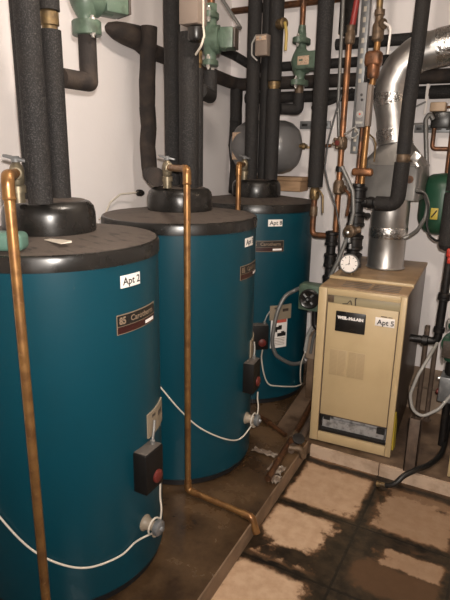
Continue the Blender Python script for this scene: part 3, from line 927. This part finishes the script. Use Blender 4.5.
MT = thing('copper_riser', 'copper riser with grey valve actuator, dropping into the boiler top', 'pipe', (-.80, 3.0, .955))
MB().tube([(-.765, 3.0, 2.16), (-.768, 3.0, 2.02), (-.775, 3.0, 1.95)], .0165, seg=18).tube([(-.779, 3.0, 1.94), (-.788, 3.0, 1.40)], .0165, seg=18).build('pipe_run', 'copper', MT)
MB().tube([(-.807, 3.0, 1.94), (-.815, 3.0, 1.40)], .010, seg=14).build('side_tube', 'copper_dull', MT)
MB().tube([(-.77, 3.0, 2.30), (-.775, 3.0, ZC - .002)], .016, seg=16).build('upper_run', 'brass', MT)
bv = MB().lathe([(.020, 0), (.030, .012), (.030, .08), (.021, .095), (.021, .12), (.026, .125), (.026, .15)], (-.767, 3.0, 2.155), seg=16).lathe([(.018, 0), (.026, .02), (.026, .035)], (-.767, 3.0, 2.235), (1, -.5, 0), 14).build('ball_valve', 'bronze', MT)
MB().tube([(-.735, 2.985, 2.24), (-.70, 2.955, 2.215), (-.693, 2.95, 2.19), (-.697, 2.95, 2.085)], .006, .012, 8).build('lever', 'label', bv)
zv = MB().box((-.822, 2.965, 2.035), (-.735, 3.04, 2.115), .022, seg=3).lathe([(.026, -.045), (.033, -.03), (.033, .03), (.026, .045)], (-.775, 3.0, 2.025), seg=16).build('zone_valve', 'copper_dull', MT)
az = MB().box((-.832, 2.925, 1.735), (-.781, 2.975, 1.955), .004).build('actuator', 'grey_box', MT, label='grey painted valve actuator')
MB().box((-.780, 2.93, 1.74), (-.757, 2.985, 1.945), .004).build('side_cover', 'taupe', az)
MB().lathe([(.018, 0), (.018, .002), (0, .0025)], (-.807, 2.925, 1.80), (0, -1, 0), 20).box((-.826, 2.9235, 1.752), (-.790, 2.9255, 1.764)).build('dial_plate', 'cable_grey', az)
MB().lathe([(.005, 0), (.005, .003), (0, .004)], (-.807, 2.923, 1.80), (0, -1, 0), 12).build('dial_mark', 'red_print', az)
MB().lathe([(.007, 0), (.007, .003)], (-.806, 2.9255, 1.895), (0, -1, 0), 10).lathe([(.007, 0), (.007, .003)], (-.802, 2.9255, 1.87), (0, -1, 0), 10).build('screws', 'ink', az)
MB().box((-.842, 2.965, 1.482), (-.726, 3.005, 1.524), .014, seg=3).build('pipe_clamp', 'copper_worn', MT)
MB().tube([(-.765, 2.99, 1.70), (-.735, 2.97, 1.68), (-.718, 2.96, 1.65), (-.72, 2.96, 1.56)], .0045, .01, 8).build('pull_lever', 'brass', MT)
iron_header(MT, -.803, 3.0, .962, 1.44, .046, (1.34, 1.20, 1.07, .966))
MB().tube([(-.775, 3.0, 1.34), (-.70, 3.0, 1.34)], .027, seg=16).lathe([(.028, 0), (.033, .006), (.033, .03), (.028, .036)], (-.745, 3.0, 1.34), (1, 0, 0), 16).build('side_outlet', 'iron', MT)
MB().lathe([(.014, 0), (.014, .035), (.018, .037), (.018, .05)], (-.77, 2.99, 1.27), (1, -.5, 0), 6).build('bleed_plug', 'iron', MT)

# big foam pipe in front of the flue
MT = thing('insulated_pipe', 'dark foam pipe crossing in front of the silver flue, bent to the iron header', 'pipe', (-.70, 3.0, 1.34))
MB().tube([(-.698, 3.0, 1.338), (-.585, 2.995, 1.338), (-.578, 2.99, 1.56)], .040, .055, 24).build('foam_sleeve', 'foam', MT)
MB().tube([(-.577, 2.99, 1.602), (-.575, 2.99, 1.88), (-.562, 2.99, 2.1), (-.55, 2.99, ZC - .002)], .036, .3, 24, wob=.02).build('foam_sleeve', 'foam', MT)
v = MB().lathe([(.030, 0), (.034, .008), (.034, .038), (.030, .045)], (-.577, 2.99, 1.558), seg=18).lathe([(.014, 0), (.016, .05)], (-.577, 2.99, 1.58), (1, -.35, 0), 12).build('butterfly_valve', 'bronze', MT)
MB().box((-.012, -.006, -.02), (.03, .006, .03), .006, mtx=Matrix.Translation((-.52, 2.965, 1.588)) @ Matrix.Rotation(R(30), 4, 'Y')).box((-.012, -.006, -.035), (.008, .006, .01), .005, mtx=Matrix.Translation((-.51, 2.965, 1.565)) @ Matrix.Rotation(R(-35), 4, 'Y')).build('wing_handle', 'steel', v)

# black and grey leads hanging by the risers
o = MB().tube([(-.917, 2.94, 1.90), (-.945, 2.94, 1.80), (-.975, 2.94, 1.66), (-.985, 2.94, 1.52), (-.955, 2.94, 1.42), (-.905, 2.94, 1.31), (-.872, 2.93, 1.20), (-.86, 2.93, 1.00), (-.90, 2.93, .97)], .005, .06, 8).build('cable', 'cable_black')
tag(o, 'thin dark cable curling down in front of the red valved copper riser', 'cable')
o = MB().tube([(-.885, 2.93, 1.53), (-.85, 2.93, 1.47), (-.812, 2.93, 1.40), (-.80, 2.93, 1.29), (-.822, 2.93, 1.15), (-.868, 2.92, 1.0), (-.905, 2.92, .91)], .0115, .08, 10).build('flexible_conduit', 'conduit')
tag(o, 'bent grey flexible conduit between the two copper risers', 'conduit')
o = MB().tube([(-.89, 2.95, 1.70), (-.86, 2.93, 1.715), (-.83, 2.93, 1.74), (-.80, 2.93, 1.70), (-.84, 2.93, 1.675), (-.87, 2.94, 1.70)], .0035, .02, 6).build('wire', 'cable_grey')
tag(o, 'short loop of pale wire between the red valve and the actuator', 'wire')

# gauge on the boiler
MT = thing('pressure_gauge', 'round white dial gauge with a black needle on top of the boiler', 'gauge', (-.77, 2.8, .96))
gx, gy, gz = -.768, 2.815, 1.026
gn = Vector((.18, -1, .12)).normalized()
MB().lathe([(.048, 0), (.052, .006), (.052, .03), (.048, .034), (.044, .030)], (gx, gy, gz), gn, 36).build('case', 'galv', MT)
fc = MB().lathe([(.0445, .030), (.0445, .0312), (0, .0313)], (gx, gy, gz), gn, 36).build('dial', 'label', MT)
ux = Vector((0, 0, 1)).cross(gn).normalized()
uy = gn.cross(ux)
pc = Vector((gx, gy, gz)) + gn * .0318
s = MB()
for k in range(9):
    a = R(225 - k * 33.75)
    for rr in (.034, .037, .040):
        p = pc + (ux * math.cos(a) + uy * math.sin(a)) * rr
        s.lathe([(.0018, 0), (0, .0006)], p, gn, 6)
s.tube([pc - uy * .008 - ux * .001, pc + uy * .034 + ux * .003], .0014, seg=6).tube([pc, pc - ux * .018 - uy * .009], .0012, seg=6).lathe([(.004, 0), (0, .002)], pc, gn, 10)
s.build('needle_and_marks', 'ink', fc)
MB().tube([(gx, gy, gz), (gx, 2.87, gz), (gx, 2.87, .952)], .012, .02, 10).build('stem', 'brass', MT)
MT = thing('air_vent', 'round brass fitting on the iron header above the dial gauge', 'valve', (-.80, 2.92, 1.15))
MB().lathe([(.012, -.045), (.018, -.04), (.018, 0), (.033, .005), (.035, .014), (.035, .036), (.026, .042), (.012, .044)], (-.798, 2.93, 1.185), (-.35, -1, 0), 20).tube([(-.76, 2.95, 1.195), (-.805, 2.93, 1.185)], .017, seg=12).build('body', 'bronze', MT)
MB().lathe([(.012, .044), (.012, .05), (.006, .056), (0, .057)], (-.798, 2.93, 1.18), (-.35, -1, 0), 10).build('screw', 'steel', MT)
MB().lathe([(.010, 0), (.012, .012), (.012, .03), (.007, .036)], (-.81, 2.915, 1.155), (0, 0, -1), 10).lathe([(.008, 0), (.010, .025), (.006, .03)], (-.80, 2.915, 1.115), (0, 0, -1), 10).build('nipple', 'galv', MT)


# ------------------------------------------------------------------ boiler
def make_boiler(label, loc, rz, apt):
    W, D, H = .435, .90, .87
    T = thing('boiler', label, 'boiler', loc, rz, None, local=True)
    # shell: sides, back, base
    sh = MB().box((W - .012, .012, .012), (W - .002, D, H - .004), .002).box((.002, .012, .012), (.012, D, H - .004), .002).box((.012, D - .012, .012), (W - .012, D, H - .004))
    sh.box((.012, .2, .012), (W - .012, .212, H - .01)).box((.01, .01, 0.0), (W - .01, D, .012))
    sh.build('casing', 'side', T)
    fr = MB().box((0, 0, .004), (.044, .02, H), .004).box((W - .030, 0, .004), (W, .02, H), .004)
    fr.box((.0443, .0005, H - .034), (W - .0303, .02, H - .0003), .004).box((.0443, .0005, .0045), (W - .0303, .022, .058), .004)
    fr.box((.0003, .0203, .0045), (.012, .035, H - .01), .002).box((W - .010, .0203, .0045), (W - .0003, .035, H - .01), .002)
    fr.build('front_frame', 'cream', T)
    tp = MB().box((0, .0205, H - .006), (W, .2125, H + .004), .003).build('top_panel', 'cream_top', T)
    sl_ = MB()
    for i in range(4):
        y0 = .055 + i * .035
        for (a, b) in ((.10, .235), (.25, .385)):
            sl_.box((a, y0, H + .0035), (b, y0 + .017, H + .0052), .0004)
    sl_.build('louvres', 'side', tp)
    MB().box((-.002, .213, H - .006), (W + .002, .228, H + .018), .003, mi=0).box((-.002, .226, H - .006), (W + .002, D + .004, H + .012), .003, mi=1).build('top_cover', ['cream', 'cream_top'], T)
    # control strip behind the frame
    cs = MB().box((.044, .010, .792), (W - .030, .018, H - .034), .001).build('control_strip', 'strip', T)
    MB().box((.046, .008, .796), (.080, .0105, .832), .001).build('strip_plate', 'bronze', cs)
    MB().tube([(.125, .006, .795), (.15, .004, .80), (.165, .005, .822), (.170, .006, .795)], .0025, .01, 6).tube([(.19, .006, .795), (.188, .004, .83), (.195, .006, .836)], .003, .005, 6).build('wires', 'dark_cover', cs)
    # door
    d = MB().box((.050, .004, .168), (W - .034, .014, .792), .003).build('door', 'cream', T)
    MB().box((.0446, .012, .160), (W - .0305, .016, .800)).build('door_shadow_gap', 'side', T)  # dark sheet showing round the door, its colour stands for the gap's shadow
    vt = MB().box((.080, .0028, .405), (.170, .0044, .548), .0004).box((.177, .0028, .405), (.262, .0044, .548), .0004).build('vent', 'vent_cream', d)
    q = MB()
    for c0 in (.082, .179):
        for r_ in range(20):
            z = .410 + r_ * .0069
            for i in range(2):
                q.box((c0 + i * .043, .0022, z), (c0 + i * .043 + .038, .003, z + .0022))
    q.build('vent_slots', 'slot_tan', vt)
    np_ = MB().box((.097, -.0005, .650), (.248, .0045, .757), .004)
    np_ = np_.build('nameplate', 'black_plastic', d, label='black nameplate with white lettering')
    MB().text('WEIL-McLAIN', .0215, lambda x, y: Vector((.1725 + x, -.0016, .724 + y)), bold=.0014).build('nameplate_text', 'white_ink', np_, flat=True)
    lb = MB().box((.294, .0018, .708), (.387, .0042, .752), .0006).build('paper_label', 'label', d, label='white paper label reading %s' % apt)
    MB().text(apt, .036, lambda x, y: Vector((.345 + x, .0012, .727 + y)), bold=.0008).build('label_text', 'ink', lb, flat=True)
    MB().box((.32, .0015, .756), (.35, .0042, .760)).box((.355, .0015, .756), (.375, .0042, .759)).build('glue_mark', 'dark_cover', d)
    # burner opening
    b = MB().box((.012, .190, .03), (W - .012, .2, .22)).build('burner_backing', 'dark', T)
    MB().box((.05, .05, .058), (W - .034, .19, .066)).box((.056, .040, .066), (W - .045, .075, .128), .006).box((.055, .075, .066), (W - .04, .18, .105), .01).box((.11, .055, .10), (W - .08, .07, .145), .006).build('burner_tray', 'ash', T)
    MB().box((.055, .03, .062), (W - .036, .036, .078)).box((.065, .028, .125), (.10, .034, .15)).box((W - .085, .028, .11), (W - .045, .034, .145)).build('burner_brackets', 'dark', T)
    # torn yellow sticker on the right edge
    yt = MB().add([(W + .001, .006, .05), (W + .001, .03, .06), (W + .001, .035, .20), (W + .001, .02, .26), (W + .001, .006, .255),
                   (W + .010, .002, .05), (W + .016, .03, .06), (W + .012, .035, .20), (W + .006, .02, .26), (W + .004, .002, .255)],
                  [[0, 4, 3, 2, 1], [5, 6, 7, 8, 9], [0, 1, 6, 5], [1, 2, 7, 6], [2, 3, 8, 7], [3, 4, 9, 8], [4, 0, 5, 9]])
    yt.build('torn_sticker', 'yellow', T)
    return T


boil = make_boiler('cream floor-standing boiler with a black nameplate and a label reading Apt 5', (-.842, 2.545, .072), R(3.2), 'Apt 5')
boil2 = copy_tree(boil)
boil2.location = (-.127, 2.545, .072)
boil2.rotation_euler.z = 0
boil2['label'] = 'second cream boiler at the right edge, only its front corner in view'

# ------------------------------------------------------------------ flue and draft hood
FX, FY = -.652, 3.17
MT = thing('flue_duct', 'silver metal flue duct with foil taped joints rising from the boiler and bending right', 'flue', (FX, FY, .958))
MB().lathe([(.112, 0), (.106, .006), (.104, .01), (.104, .205), (.106, .21), (.106, .36), (.101, .42)], (FX, FY, .9585), seg=40).build('lower_pipe', 'duct', MT)
MB().lathe([(.1065, 0), (.108, .003), (.108, .06), (.1065, .063)], (FX, FY, 1.135), seg=40).build('foil_band', 'foil', MT)
# draft hood: tapered top on a rectangular box, open below
hx, hy = -.655, 3.20
def hood_ring(ax, ay, z, k=.035, seg=5):
    pts = []
    for sx, sy, a0 in ((1, 1, 0), (-1, 1, 90), (-1, -1, 180), (1, -1, 270)):
        for i in range(seg + 1):
            a = R(a0 + 90 * i / seg)
            pts.append(Vector((hx + sx * (ax - k) + k * math.cos(a), hy + sy * (ay - k) + k * math.sin(a), z)))
    return pts
rings = [hood_ring(.158, .132, 1.362), hood_ring(.165, .138, 1.358), hood_ring(.168, .14, 1.40), hood_ring(.168, .14, 1.535), hood_ring(.170, .142, 1.542), hood_ring(.166, .138, 1.55), hood_ring(.086, .086, 1.655, .08), hood_ring(.085, .085, 1.662, .08)]
n = len(rings[0])
V = [p for r_ in rings for p in r_]
F = [[i * n + k, i * n + (k + 1) % n, (i + 1) * n + (k + 1) % n, (i + 1) * n + k] for i in range(len(rings) - 1) for k in range(n)]
F.append([k for k in range(n)][::-1])
MB().add(V, F).build('draft_hood', 'hood', MT, angle=25)
vx_, vy_ = -.695, 3.21
MB().tube([(-.665, 3.2, 1.655), (-.69, 3.21, 1.80), (-.715, 3.21, 1.90), (-.712, 3.21, 1.98), (-.68, 3.21, 2.055), (-.60, 3.21, 2.12), (-.48, 3.21, 2.145), (-.30, 3.21, 2.175), (.9, 3.21, 2.33)], .094, .06, 36).build('upper_pipe', 'duct', MT)
fb = MB()
fb.tube([(-.672, 3.203, 1.668), (-.685, 3.207, 1.735)], .0965, seg=36)
fb.tube([(-.706, 3.21, 1.865), (-.7135, 3.21, 1.895), (-.713, 3.21, 1.925)], .0965, seg=36)
fb.build('foil_band', 'foil', MT)
MB().tube([(-.50, 3.21, 2.143), (-.44, 3.21, 2.152), (-.30, 3.21, 2.1755), (-.2, 3.21, 2.189)], .0965, seg=36).build('foil_band', 'foil', MT)
MB().lathe([(.022, 0), (.022, .003)], (-.545, 3.06, 1.47), (0, -1, 0), 8).build('rust_mark', 'rust_pipe', MT)
o = MB().tube([(-.505, 3.065, 1.412), (-.455, 3.03, 1.405), (-.43, 3.02, 1.345), (-.435, 3.02, 1.28), (-.47, 3.04, 1.205), (-.515, 3.075, 1.165), (-.545, 3.065, 1.15)], .011, .06, 10).build('flexible_conduit', 'conduit')
tag(o, 'grey flexible conduit looping from the draft hood to the lower flue', 'conduit')
o = MB().tube([(-.50, 3.055, 1.405), (-.45, 3.01, 1.40), (-.425, 3.0, 1.34), (-.422, 3.0, 1.24), (-.40, 2.99, 1.185), (-.357, 2.95, 1.166), (-.32, 2.93, 1.19)], .006, .04, 8).build('cable', 'cable_black')
tag(o, 'thin black cable from the draft hood to the right foam pipe', 'cable')

# ------------------------------------------------------------------ right side
MT = thing('expansion_tank', 'green upright expansion tank with a yellow tag, behind the right foam pipe', 'expansion tank', (-.33, 3.36, 1.15))
MB().lathe([(0, 0), (.05, .004), (.09, .018), (.118, .05), (.132, .085), (.135, .11), (.135, .26), (.130, .295), (.112, .325), (.075, .348), (.02, .356), (0, .357)], (-.395, 3.36, 1.145), seg=44).build('shell', 'green_dark', MT)
MB().lathe([(.014, 0), (.014, .5)], (-.395, 3.36, 1.50), seg=12).build('hanging_pipe', 'copper_dull', MT)
yt = MB().box((-.440, 3.214, 1.248), (-.400, 3.222, 1.312), .002, mtx=None)
yt = yt.build('paper_tag', 'yellow', MT)
MB().tube([(-.433, 3.213, 1.26), (-.42, 3.213, 1.28), (-.407, 3.213, 1.30)], .004, .01, 6).build('tag_mark', 'ink', yt)

MT = thing('insulated_pipe', 'dark foam pipe at the right edge above a red valve and iron pipe', 'pipe', (-.30, 2.9, .62))
px_, py_ = -.297, 2.9
MB().tube([(px_ - .002, py_, 1.16), (px_, py_, 1.42)], .043, seg=24).lathe([(.012, -.03), (.032, -.022), (.043, 0)], (px_ - .002, py_, 1.16), seg=24).build('foam_sleeve', 'foam', MT)
MB().tube([(px_, py_, 1.43), (px_ - .005, py_, ZC - .002)], .040, seg=24).build('foam_sleeve', 'foam', MT)
MB().tube([(px_ + .020, py_, 1.16), (px_ + .012, py_, .64), (-.424, py_ - .0, .636)], .021, .035, 18).build('iron_run', 'iron', MT)
MB().lathe([(.024, 0), (.031, .004), (.031, .018), (.027, .020), (.030, .022), (.030, .040), (.024, .044)], (px_ + .016, py_, .868), seg=18).build('union', 'iron', MT)
MB().lathe([(.022, 0), (.028, .004), (.028, .03), (.022, .034)], (px_ + .013, py_, .69), seg=18).build('union', 'iron', MT)
MB().lathe([(.022, 0), (.028, .004), (.028, .03), (.022, .034)], (-.365, py_, .636), (1, 0, 0), 18).build('union', 'iron', MT)
rv = MB().lathe([(.024, 0), (.03, .01), (.03, .05), (.024, .06)], (px_ + .037, py_, 1.085), seg=16).build('ball_valve', 'brass', MT)
MB().box((px_ + .005, py_ - .055, 1.105), (px_ + .055, py_ - .035, 1.15), .009, seg=3).box((px_ + .012, py_ - .05, 1.072), (px_ + .04, py_ - .035, 1.108), .006).build('handle', 'red', rv, label='red valve handle')

MT = pump('dark green circulator pump at the right edge beside the boiler', (-.192, 2.86, .665), (.0, -1, 0), .10, .10, group=None, r=.062, fl=(.048, .038, .026))
for ch in MT.children_recursive:
    for i, mm in enumerate(ch.data.materials):
        if mm == M['green']:
            ch.data.materials[i] = M['green_dark']
MT2 = thing('control_valve', 'grey valve box with a red knob below the dark green pump at the right edge', 'valve', (-.17, 2.86, .33))
MB().box((-.240, 2.80, .345), (-.152, 2.92, .485), .006).build('valve_body', 'galv', MT2)
MB().lathe([(.035, 0), (.035, .05), (.028, .06)], (-.192, 2.86, .495), seg=20).lathe([(.03, 0), (.03, .02)], (-.192, 2.86, .484), seg=20).build('neck', 'black_plastic', MT2)
MB().lathe([(.012, 0), (.012, .012), (.006, .016)], (-.240, 2.84, .46), (-1, 0, 0), 12).build('screw', 'steel', MT2)
MB().lathe([(.014, 0), (.015, .008), (.010, .014)], (-.240, 2.84, .385), (-1, 0, 0), 14).build('knob', 'dial_red', MT2)
MB().tube([(-.192, 2.86, .346), (-.192, 2.86, .069)], .02, seg=14).build('pipe_leg', 'iron', MT2)
o = MB().tube([(-.282, 2.87, .64), (-.30, 2.74, .60), (-.336, 2.70, .511), (-.363, 2.70, .395), (-.345, 2.70, .312), (-.292, 2.70, .284), (-.219, 2.72, .338), (-.16, 2.78, .43)], .0085, .08, 10).build('cable', 'cable_grey')
tag(o, 'pale grey cable looping beside the boiler from the iron elbow', 'cable')

# dusty channel post and pipes right of boiler
MT = thing('steel_post', 'dusty brown steel channel post at the plinth edge right of the boiler', 'post', (-.30, 2.56, 0))
s = MB().box((-.328, 2.50, .0665), (-.270, 2.507, .36), .001).box((-.328, 2.50, .0665), (-.322, 2.545, .36), .001).box((-.276, 2.50, .0665), (-.270, 2.545, .36), .001)
s.build('channel', 'post', MT)
for x_, y_, h_ in ((-.365, 3.10, .66), (-.312, 3.12, .66)):
    leg = MB().tube([(x_, y_, .0685), (x_, y_, h_)], .0135, seg=12).lathe([(.026, 0), (.026, .006), (.015, .009)], (x_, y_, .0684), seg=14).build('floor_pipe', 'post')
    tag(leg, 'dusty upright pipe behind the grey cable loop, %s one' % ('left' if x_ < -.34 else 'right'), 'pipe')

# black hose lying over the plinth edge
MT = thing('hose', 'black rubber hose curving over the plinth edge to the floor', 'hose', (-.3, 2.5, 0))
MB().tube([(-.385, 2.40, .0225), (-.345, 2.40, .045), (-.310, 2.43, .085), (-.265, 2.49, .098), (-.215, 2.60, .086), (-.178, 2.75, .084), (-.18, 3.0, .084), (-.18, 3.2, .09)], .0135, 0, 14, spline=True).build('hose_run', 'cable_black', MT)
MB().lathe([(.0115, 0), (.0115, .03), (.015, .031), (.015, .045), (.010, .046)], (-.385, 2.40, .022), (-1, 0, -.1), 12).build('end_fitting', 'brass', MT)

# relay and its bracket
MT = thing('relay', 'beige topped black relay box with a bare copper loop below, high on the back wall', 'relay', (-.5, 3.5, 1.75))
MB().box((-.548, 3.47, 1.845), (-.462, 3.56, 1.897), .006).build('cover', 'cover_tan', MT)
MB().box((-.535, 3.475, 1.752), (-.43, 3.56, 1.844), .008).build('body', 'black_plastic', MT)
MB().tube([(-.46, 3.52, 1.87), (-.36, 3.52, 1.875)], .008, seg=8).build('side_pipe', 'copper_dull', MT)
MB().tube([(-.515, 3.51, 1.752), (-.515, 3.51, 1.635), (-.39, 3.51, 1.635), (-.33, 3.51, 1.635)], .013, .025, 12).build('copper_loop', 'copper_dull', MT)
o = MB().tube([(-.50, 3.44, 1.38), (-.545, 3.44, 1.70), (-.558, 3.44, 1.80), (-.54, 3.45, 1.835), (-.52, 3.46, 1.80)], .013, .03, 10).build('flexible_conduit', 'conduit')
tag(o, 'hooked grey conduit hanging down beside the relay towards the draft hood', 'conduit')
MT = thing('pipe_hanger', 'white hanger strap on the gap of the lowest back wall pipe', 'hanger', (-.575, 3.49, 1.82))
MB().box((-.583, 3.487, 1.83), (-.567, 3.492, 2.0), .001).build('strap', 'label', MT)
MB().tube([(-.575, 3.48, 1.90), (-.70, 3.47, 1.84)], .005, seg=6).tube([(-.56, 3.48, 1.78), (-.68, 3.48, 1.775)], .005, seg=6).build('rods', 'conduit', MT)

# ------------------------------------------------------------------ left of boiler: flow switch and conduits
MT = thing('control_valve', 'green painted valve box with a round black dial left of the boiler', 'valve', (-.97, 2.78, .72))
MB().box((-1.035, 2.77, .735), (-.874, 2.86, .885), .008).build('valve_body', 'green', MT)
kn = MB().lathe([(.055, 0), (.057, .008), (.057, .022), (.050, .028), (.040, .024), (.018, .024), (.018, .034), (.0, .036)], (-.965, 2.77, .81), (.1, -1, 0), 28).build('dial', 'black_plastic', MT)
s = MB()
for k in range(4):
    a = R(45 + 90 * k)
    p = Vector((-.967, 2.744, .81))
    q = p + Vector((math.cos(a) * .038, 0, math.sin(a) * .038))
    s.tube([p, q], .006, seg=8)
s.lathe([(.008, 0), (.005, .004)], (-.967, 2.736, .81), (.1, -1, 0), 10).build('dial_spokes', 'galv', kn)
MB().tube([(-.95, 2.82, .735), (-.945, 2.82, .64), (-.90, 2.82, .60), (-.872, 2.82, .60)], .016, .03, 12).build('outlet_pipe', 'iron', MT)


def cyp(c, r, lst):
    return [(c[0] + r * math.cos(R(a)), c[1] + r * math.sin(R(a)), z) for a, z in lst]


p = cyp(C3, .405, [(-16, .84), (-27, .815), (-36.5, .787), (-42, .72), (-44.9, .645), (-46.8, .521), (-44, .44), (-38.5, .399), (-25, .345), (-8, .325)])
p[0] = (-1.03, 2.85, .855)
o = MB().tube(p, .012, 0, 12, spline=True).build('flexible_conduit', 'conduit')
tag(o, 'grey flexible conduit looping in front of the farthest tank sticker', 'conduit')
o = MB().tube([(-.955, 2.9, .65), (-.985, 2.9, .60), (-1.01, 2.9, .54), (-1.02, 2.9, .44)], .011, .05, 10).build('flexible_conduit', 'cable_grey')
tag(o, 'short grey conduit arching down just left of the boiler, outer one', 'conduit')
o = MB().tube([(-.94, 2.93, .61), (-.965, 2.93, .57), (-.985, 2.93, .52), (-.995, 2.93, .42)], .009, .05, 10).build('flexible_conduit', 'conduit')
tag(o, 'short grey conduit arching down just left of the boiler, inner one', 'conduit')
o = MB().box((-1.06, 3.02, .345), (-.905, 3.2, .495), .006, mi=1).box((-1.05, 3.03, .0685), (-.91, 3.19, .345), .004).build('concrete_block', ['slab_top', 'ledge'])
tag(o, 'grey concrete block standing between the farthest tank and the boiler', 'block')

# ------------------------------------------------------------------ white sensor cables
def cable_on(label, c, lst, r=.0036, extra=None, off=.0065):
    q = cyp(c, TR + off, lst)
    if extra:
        q += extra
    o_ = MB().tube(q, r, 0, 8, spline=True).build('cable', 'cable')
    return tag(o_, label, 'cable')


def loop_pts(c, rot, z, rr, t0, t1, x0=.03, n=14):
    a = R(rot)
    ex, ey = Vector((math.cos(a), math.sin(a), 0)), Vector((-math.sin(a), math.cos(a), 0))
    o_ = Vector((c[0], c[1], z)) + ex * (TR + x0)
    return [tuple(o_ + ey * rr * math.cos(R(t0 + (t1 - t0) * i / n)) + Vector((0, 0, rr * math.sin(R(t0 + (t1 - t0) * i / n)))) + ex * .012 * (i / n - .5)) for i in range(n + 1)]


def lead_up(c, rot, z0):
    a = R(rot)
    ex, ey = Vector((math.cos(a), math.sin(a), 0)), Vector((-math.sin(a), math.cos(a), 0))
    o_ = Vector((c[0], c[1], 0))
    return [tuple(o_ + ex * (TR + .052) + ey * .03 + Vector((0, 0, z0 + .05))), tuple(o_ + ex * (TR + .045) + ey * .034 + Vector((0, 0, z0 + .10))), tuple(o_ + ex * (TR + .045) + ey * .036 + Vector((0, 0, .462)))]


cable_on('white cable drooping across the nearest tank to its drain tap', C1,
         [(-110, .66), (-95, .56), (-79.5, .463), (-64.5, .361), (-50, .295), (-36, .258), (-19, .252), (-8, .268)],
         extra=loop_pts(C1, 1.0, .308, .030, -100, -400, .040) + lead_up(C1, 1.0, .308))
cable_on('white cable drooping across the middle tank to its drain tap', C2,
         [(-105, .82), (-88, .70), (-71, .59), (-57.4, .482), (-43, .384), (-22.6, .294), (-5.5, .25)],
         extra=loop_pts(C2, 6.0, .328, .031, -110, -410, .040) + lead_up(C2, 6.0, .328))
q = cyp(C3, TR + .045, [(-55, .462)]) + cyp(C3, TR + .02, [(-55, .40), (-53, .32), (-50, .255), (-46, .22), (-38, .205), (-27.8, .188), (-15, .165), (-3, .155)])
q += [(-1.075, 3.0, .19), (-1.06, 2.95, .32), (-1.03, 2.93, .42)]
tag(MB().tube(q, .0045, 0, 8, spline=True).build('cable', 'cable'), 'white cable hanging from the farthest tank thermostat box towards the boiler', 'cable')
MT = thing('cable_connector', 'small red tipped cable connector beside the boiler foot conduit', 'connector', (-1.03, 2.93, .42))
MB().tube([(-1.03, 2.93, .42), (-1.027, 2.928, .445)], .007, seg=8).build('ferrule', 'label', MT)
MB().tube([(-1.027, 2.928, .4455), (-1.026, 2.927, .458)], .006, seg=8).build('tip', 'red', MT)

# ------------------------------------------------------------------ pipes and litter on the wet pad
MT = thing('floor_pipe', 'rusty pipe on the pad running from the middle tank towards the boiler', 'pipe', (-1.0, 2.5, PZ))
MB().tube([(-1.17, 2.60, .098), (-.955, 2.475, .098)], .013, seg=12).build('pipe_run', 'rust_pipe', MT)
MB().lathe([(.018, 0), (.018, .04)], (-1.12, 2.57, .0985), (1, -.58, 0), 12).build('coupling', 'rust_pipe', MT)
MT = thing('floor_pipe', 'long rusty pipe lying on the pad parallel to the kerb', 'pipe', (-.92, 2.5, PZ))
MB().tube([(-.868, 2.05, .099), (-.885, 2.2, .099), (-.925, 2.617, .099), (-.985, 3.09, .099)], .0165, .1, 14).build('pipe_run', 'rust_pipe', MT)
MB().lathe([(.022, 0), (.024, .01), (.024, .06), (.022, .07)], (-.907, 2.44, .1005), (-.1, 1, 0), 14).build('tee', 'bronze', MT)
o = MB().tube([(-.868, 2.335, .102), (-.868, 2.50, .102), (-.905, 2.83, .102)], .019, .1, 14).build('floor_pipe', 'post')
tag(o, 'thick pale grey pipe lying beside the boiler foot', 'pipe')
MT = thing('stop_valve', 'corroded stop valve at the kerb by the boiler corner', 'valve', (-.845, 2.42, PZ))
MB().lathe([(.018, 0), (.026, .01), (.026, .05), (.018, .06)], (-.905, 2.408, .107), (1, .05, 0), 14).lathe([(.014, 0), (.014, .035)], (-.86, 2.41, .107), (.3, -.4, 1), 12).build('valve_body', 'rust_pipe', MT)
MB().lathe([(.012, 0), (.033, .003), (.034, .012), (.012, .015)], (-.852, 2.398, .138), (.3, -.4, 1), 10).build('handwheel', 'iron', MT)
MT = thing('stop_valve', 'corroded brass elbow hanging over the kerb by the boiler corner', 'valve', (-.83, 2.40, .03))
MB().tube([(-.88, 2.345, .11), (-.825, 2.36, .112), (-.808, 2.37, .06)], .017, .02, 12).build('elbow', 'bronze', MT)


def film(label, cx, cy, z, sx, sy, seedv):
    rnd = random.Random(seedv)
    n_ = 7
    V, F = [], []
    for d in (0, .0012):
        for j in range(n_):
            for i in range(n_):
                u, v_ = i / (n_ - 1) - .5, j / (n_ - 1) - .5
                V.append((cx + u * sx + rnd.uniform(-.1, .1) * sx * .4, cy + v_ * sy + rnd.uniform(-.1, .1) * sy * .4, z + d + abs(math.sin(u * 9 + v_ * 4 + seedv)) * .014))
    m_ = n_ * n_
    # both skins share the same plan
    for k in range(m_):
        V[m_ + k] = (V[k][0], V[k][1], V[k][2] + .0012)
    for j in range(n_ - 1):
        for i in range(n_ - 1):
            a = j * n_ + i
            F.append([a, a + n_, a + n_ + 1, a + 1])
            F.append([m_ + a, m_ + a + 1, m_ + a + n_ + 1, m_ + a + n_])
    o_ = MB().add(V, F).build('plastic_scrap', 'dirty_film')
    return tag(o_, label, 'litter')


film('crumpled wet plastic scrap by the kerb end of the rusty pipe', -.872, 2.16, .081, .075, .07, 1)
film('smaller crumpled plastic scrap nearest the kerb', -.845, 2.08, .081, .05, .06, 2)
film('flat dirty plastic scrap beside the middle tank foot', -.985, 2.27, .081, .13, .04, 4)
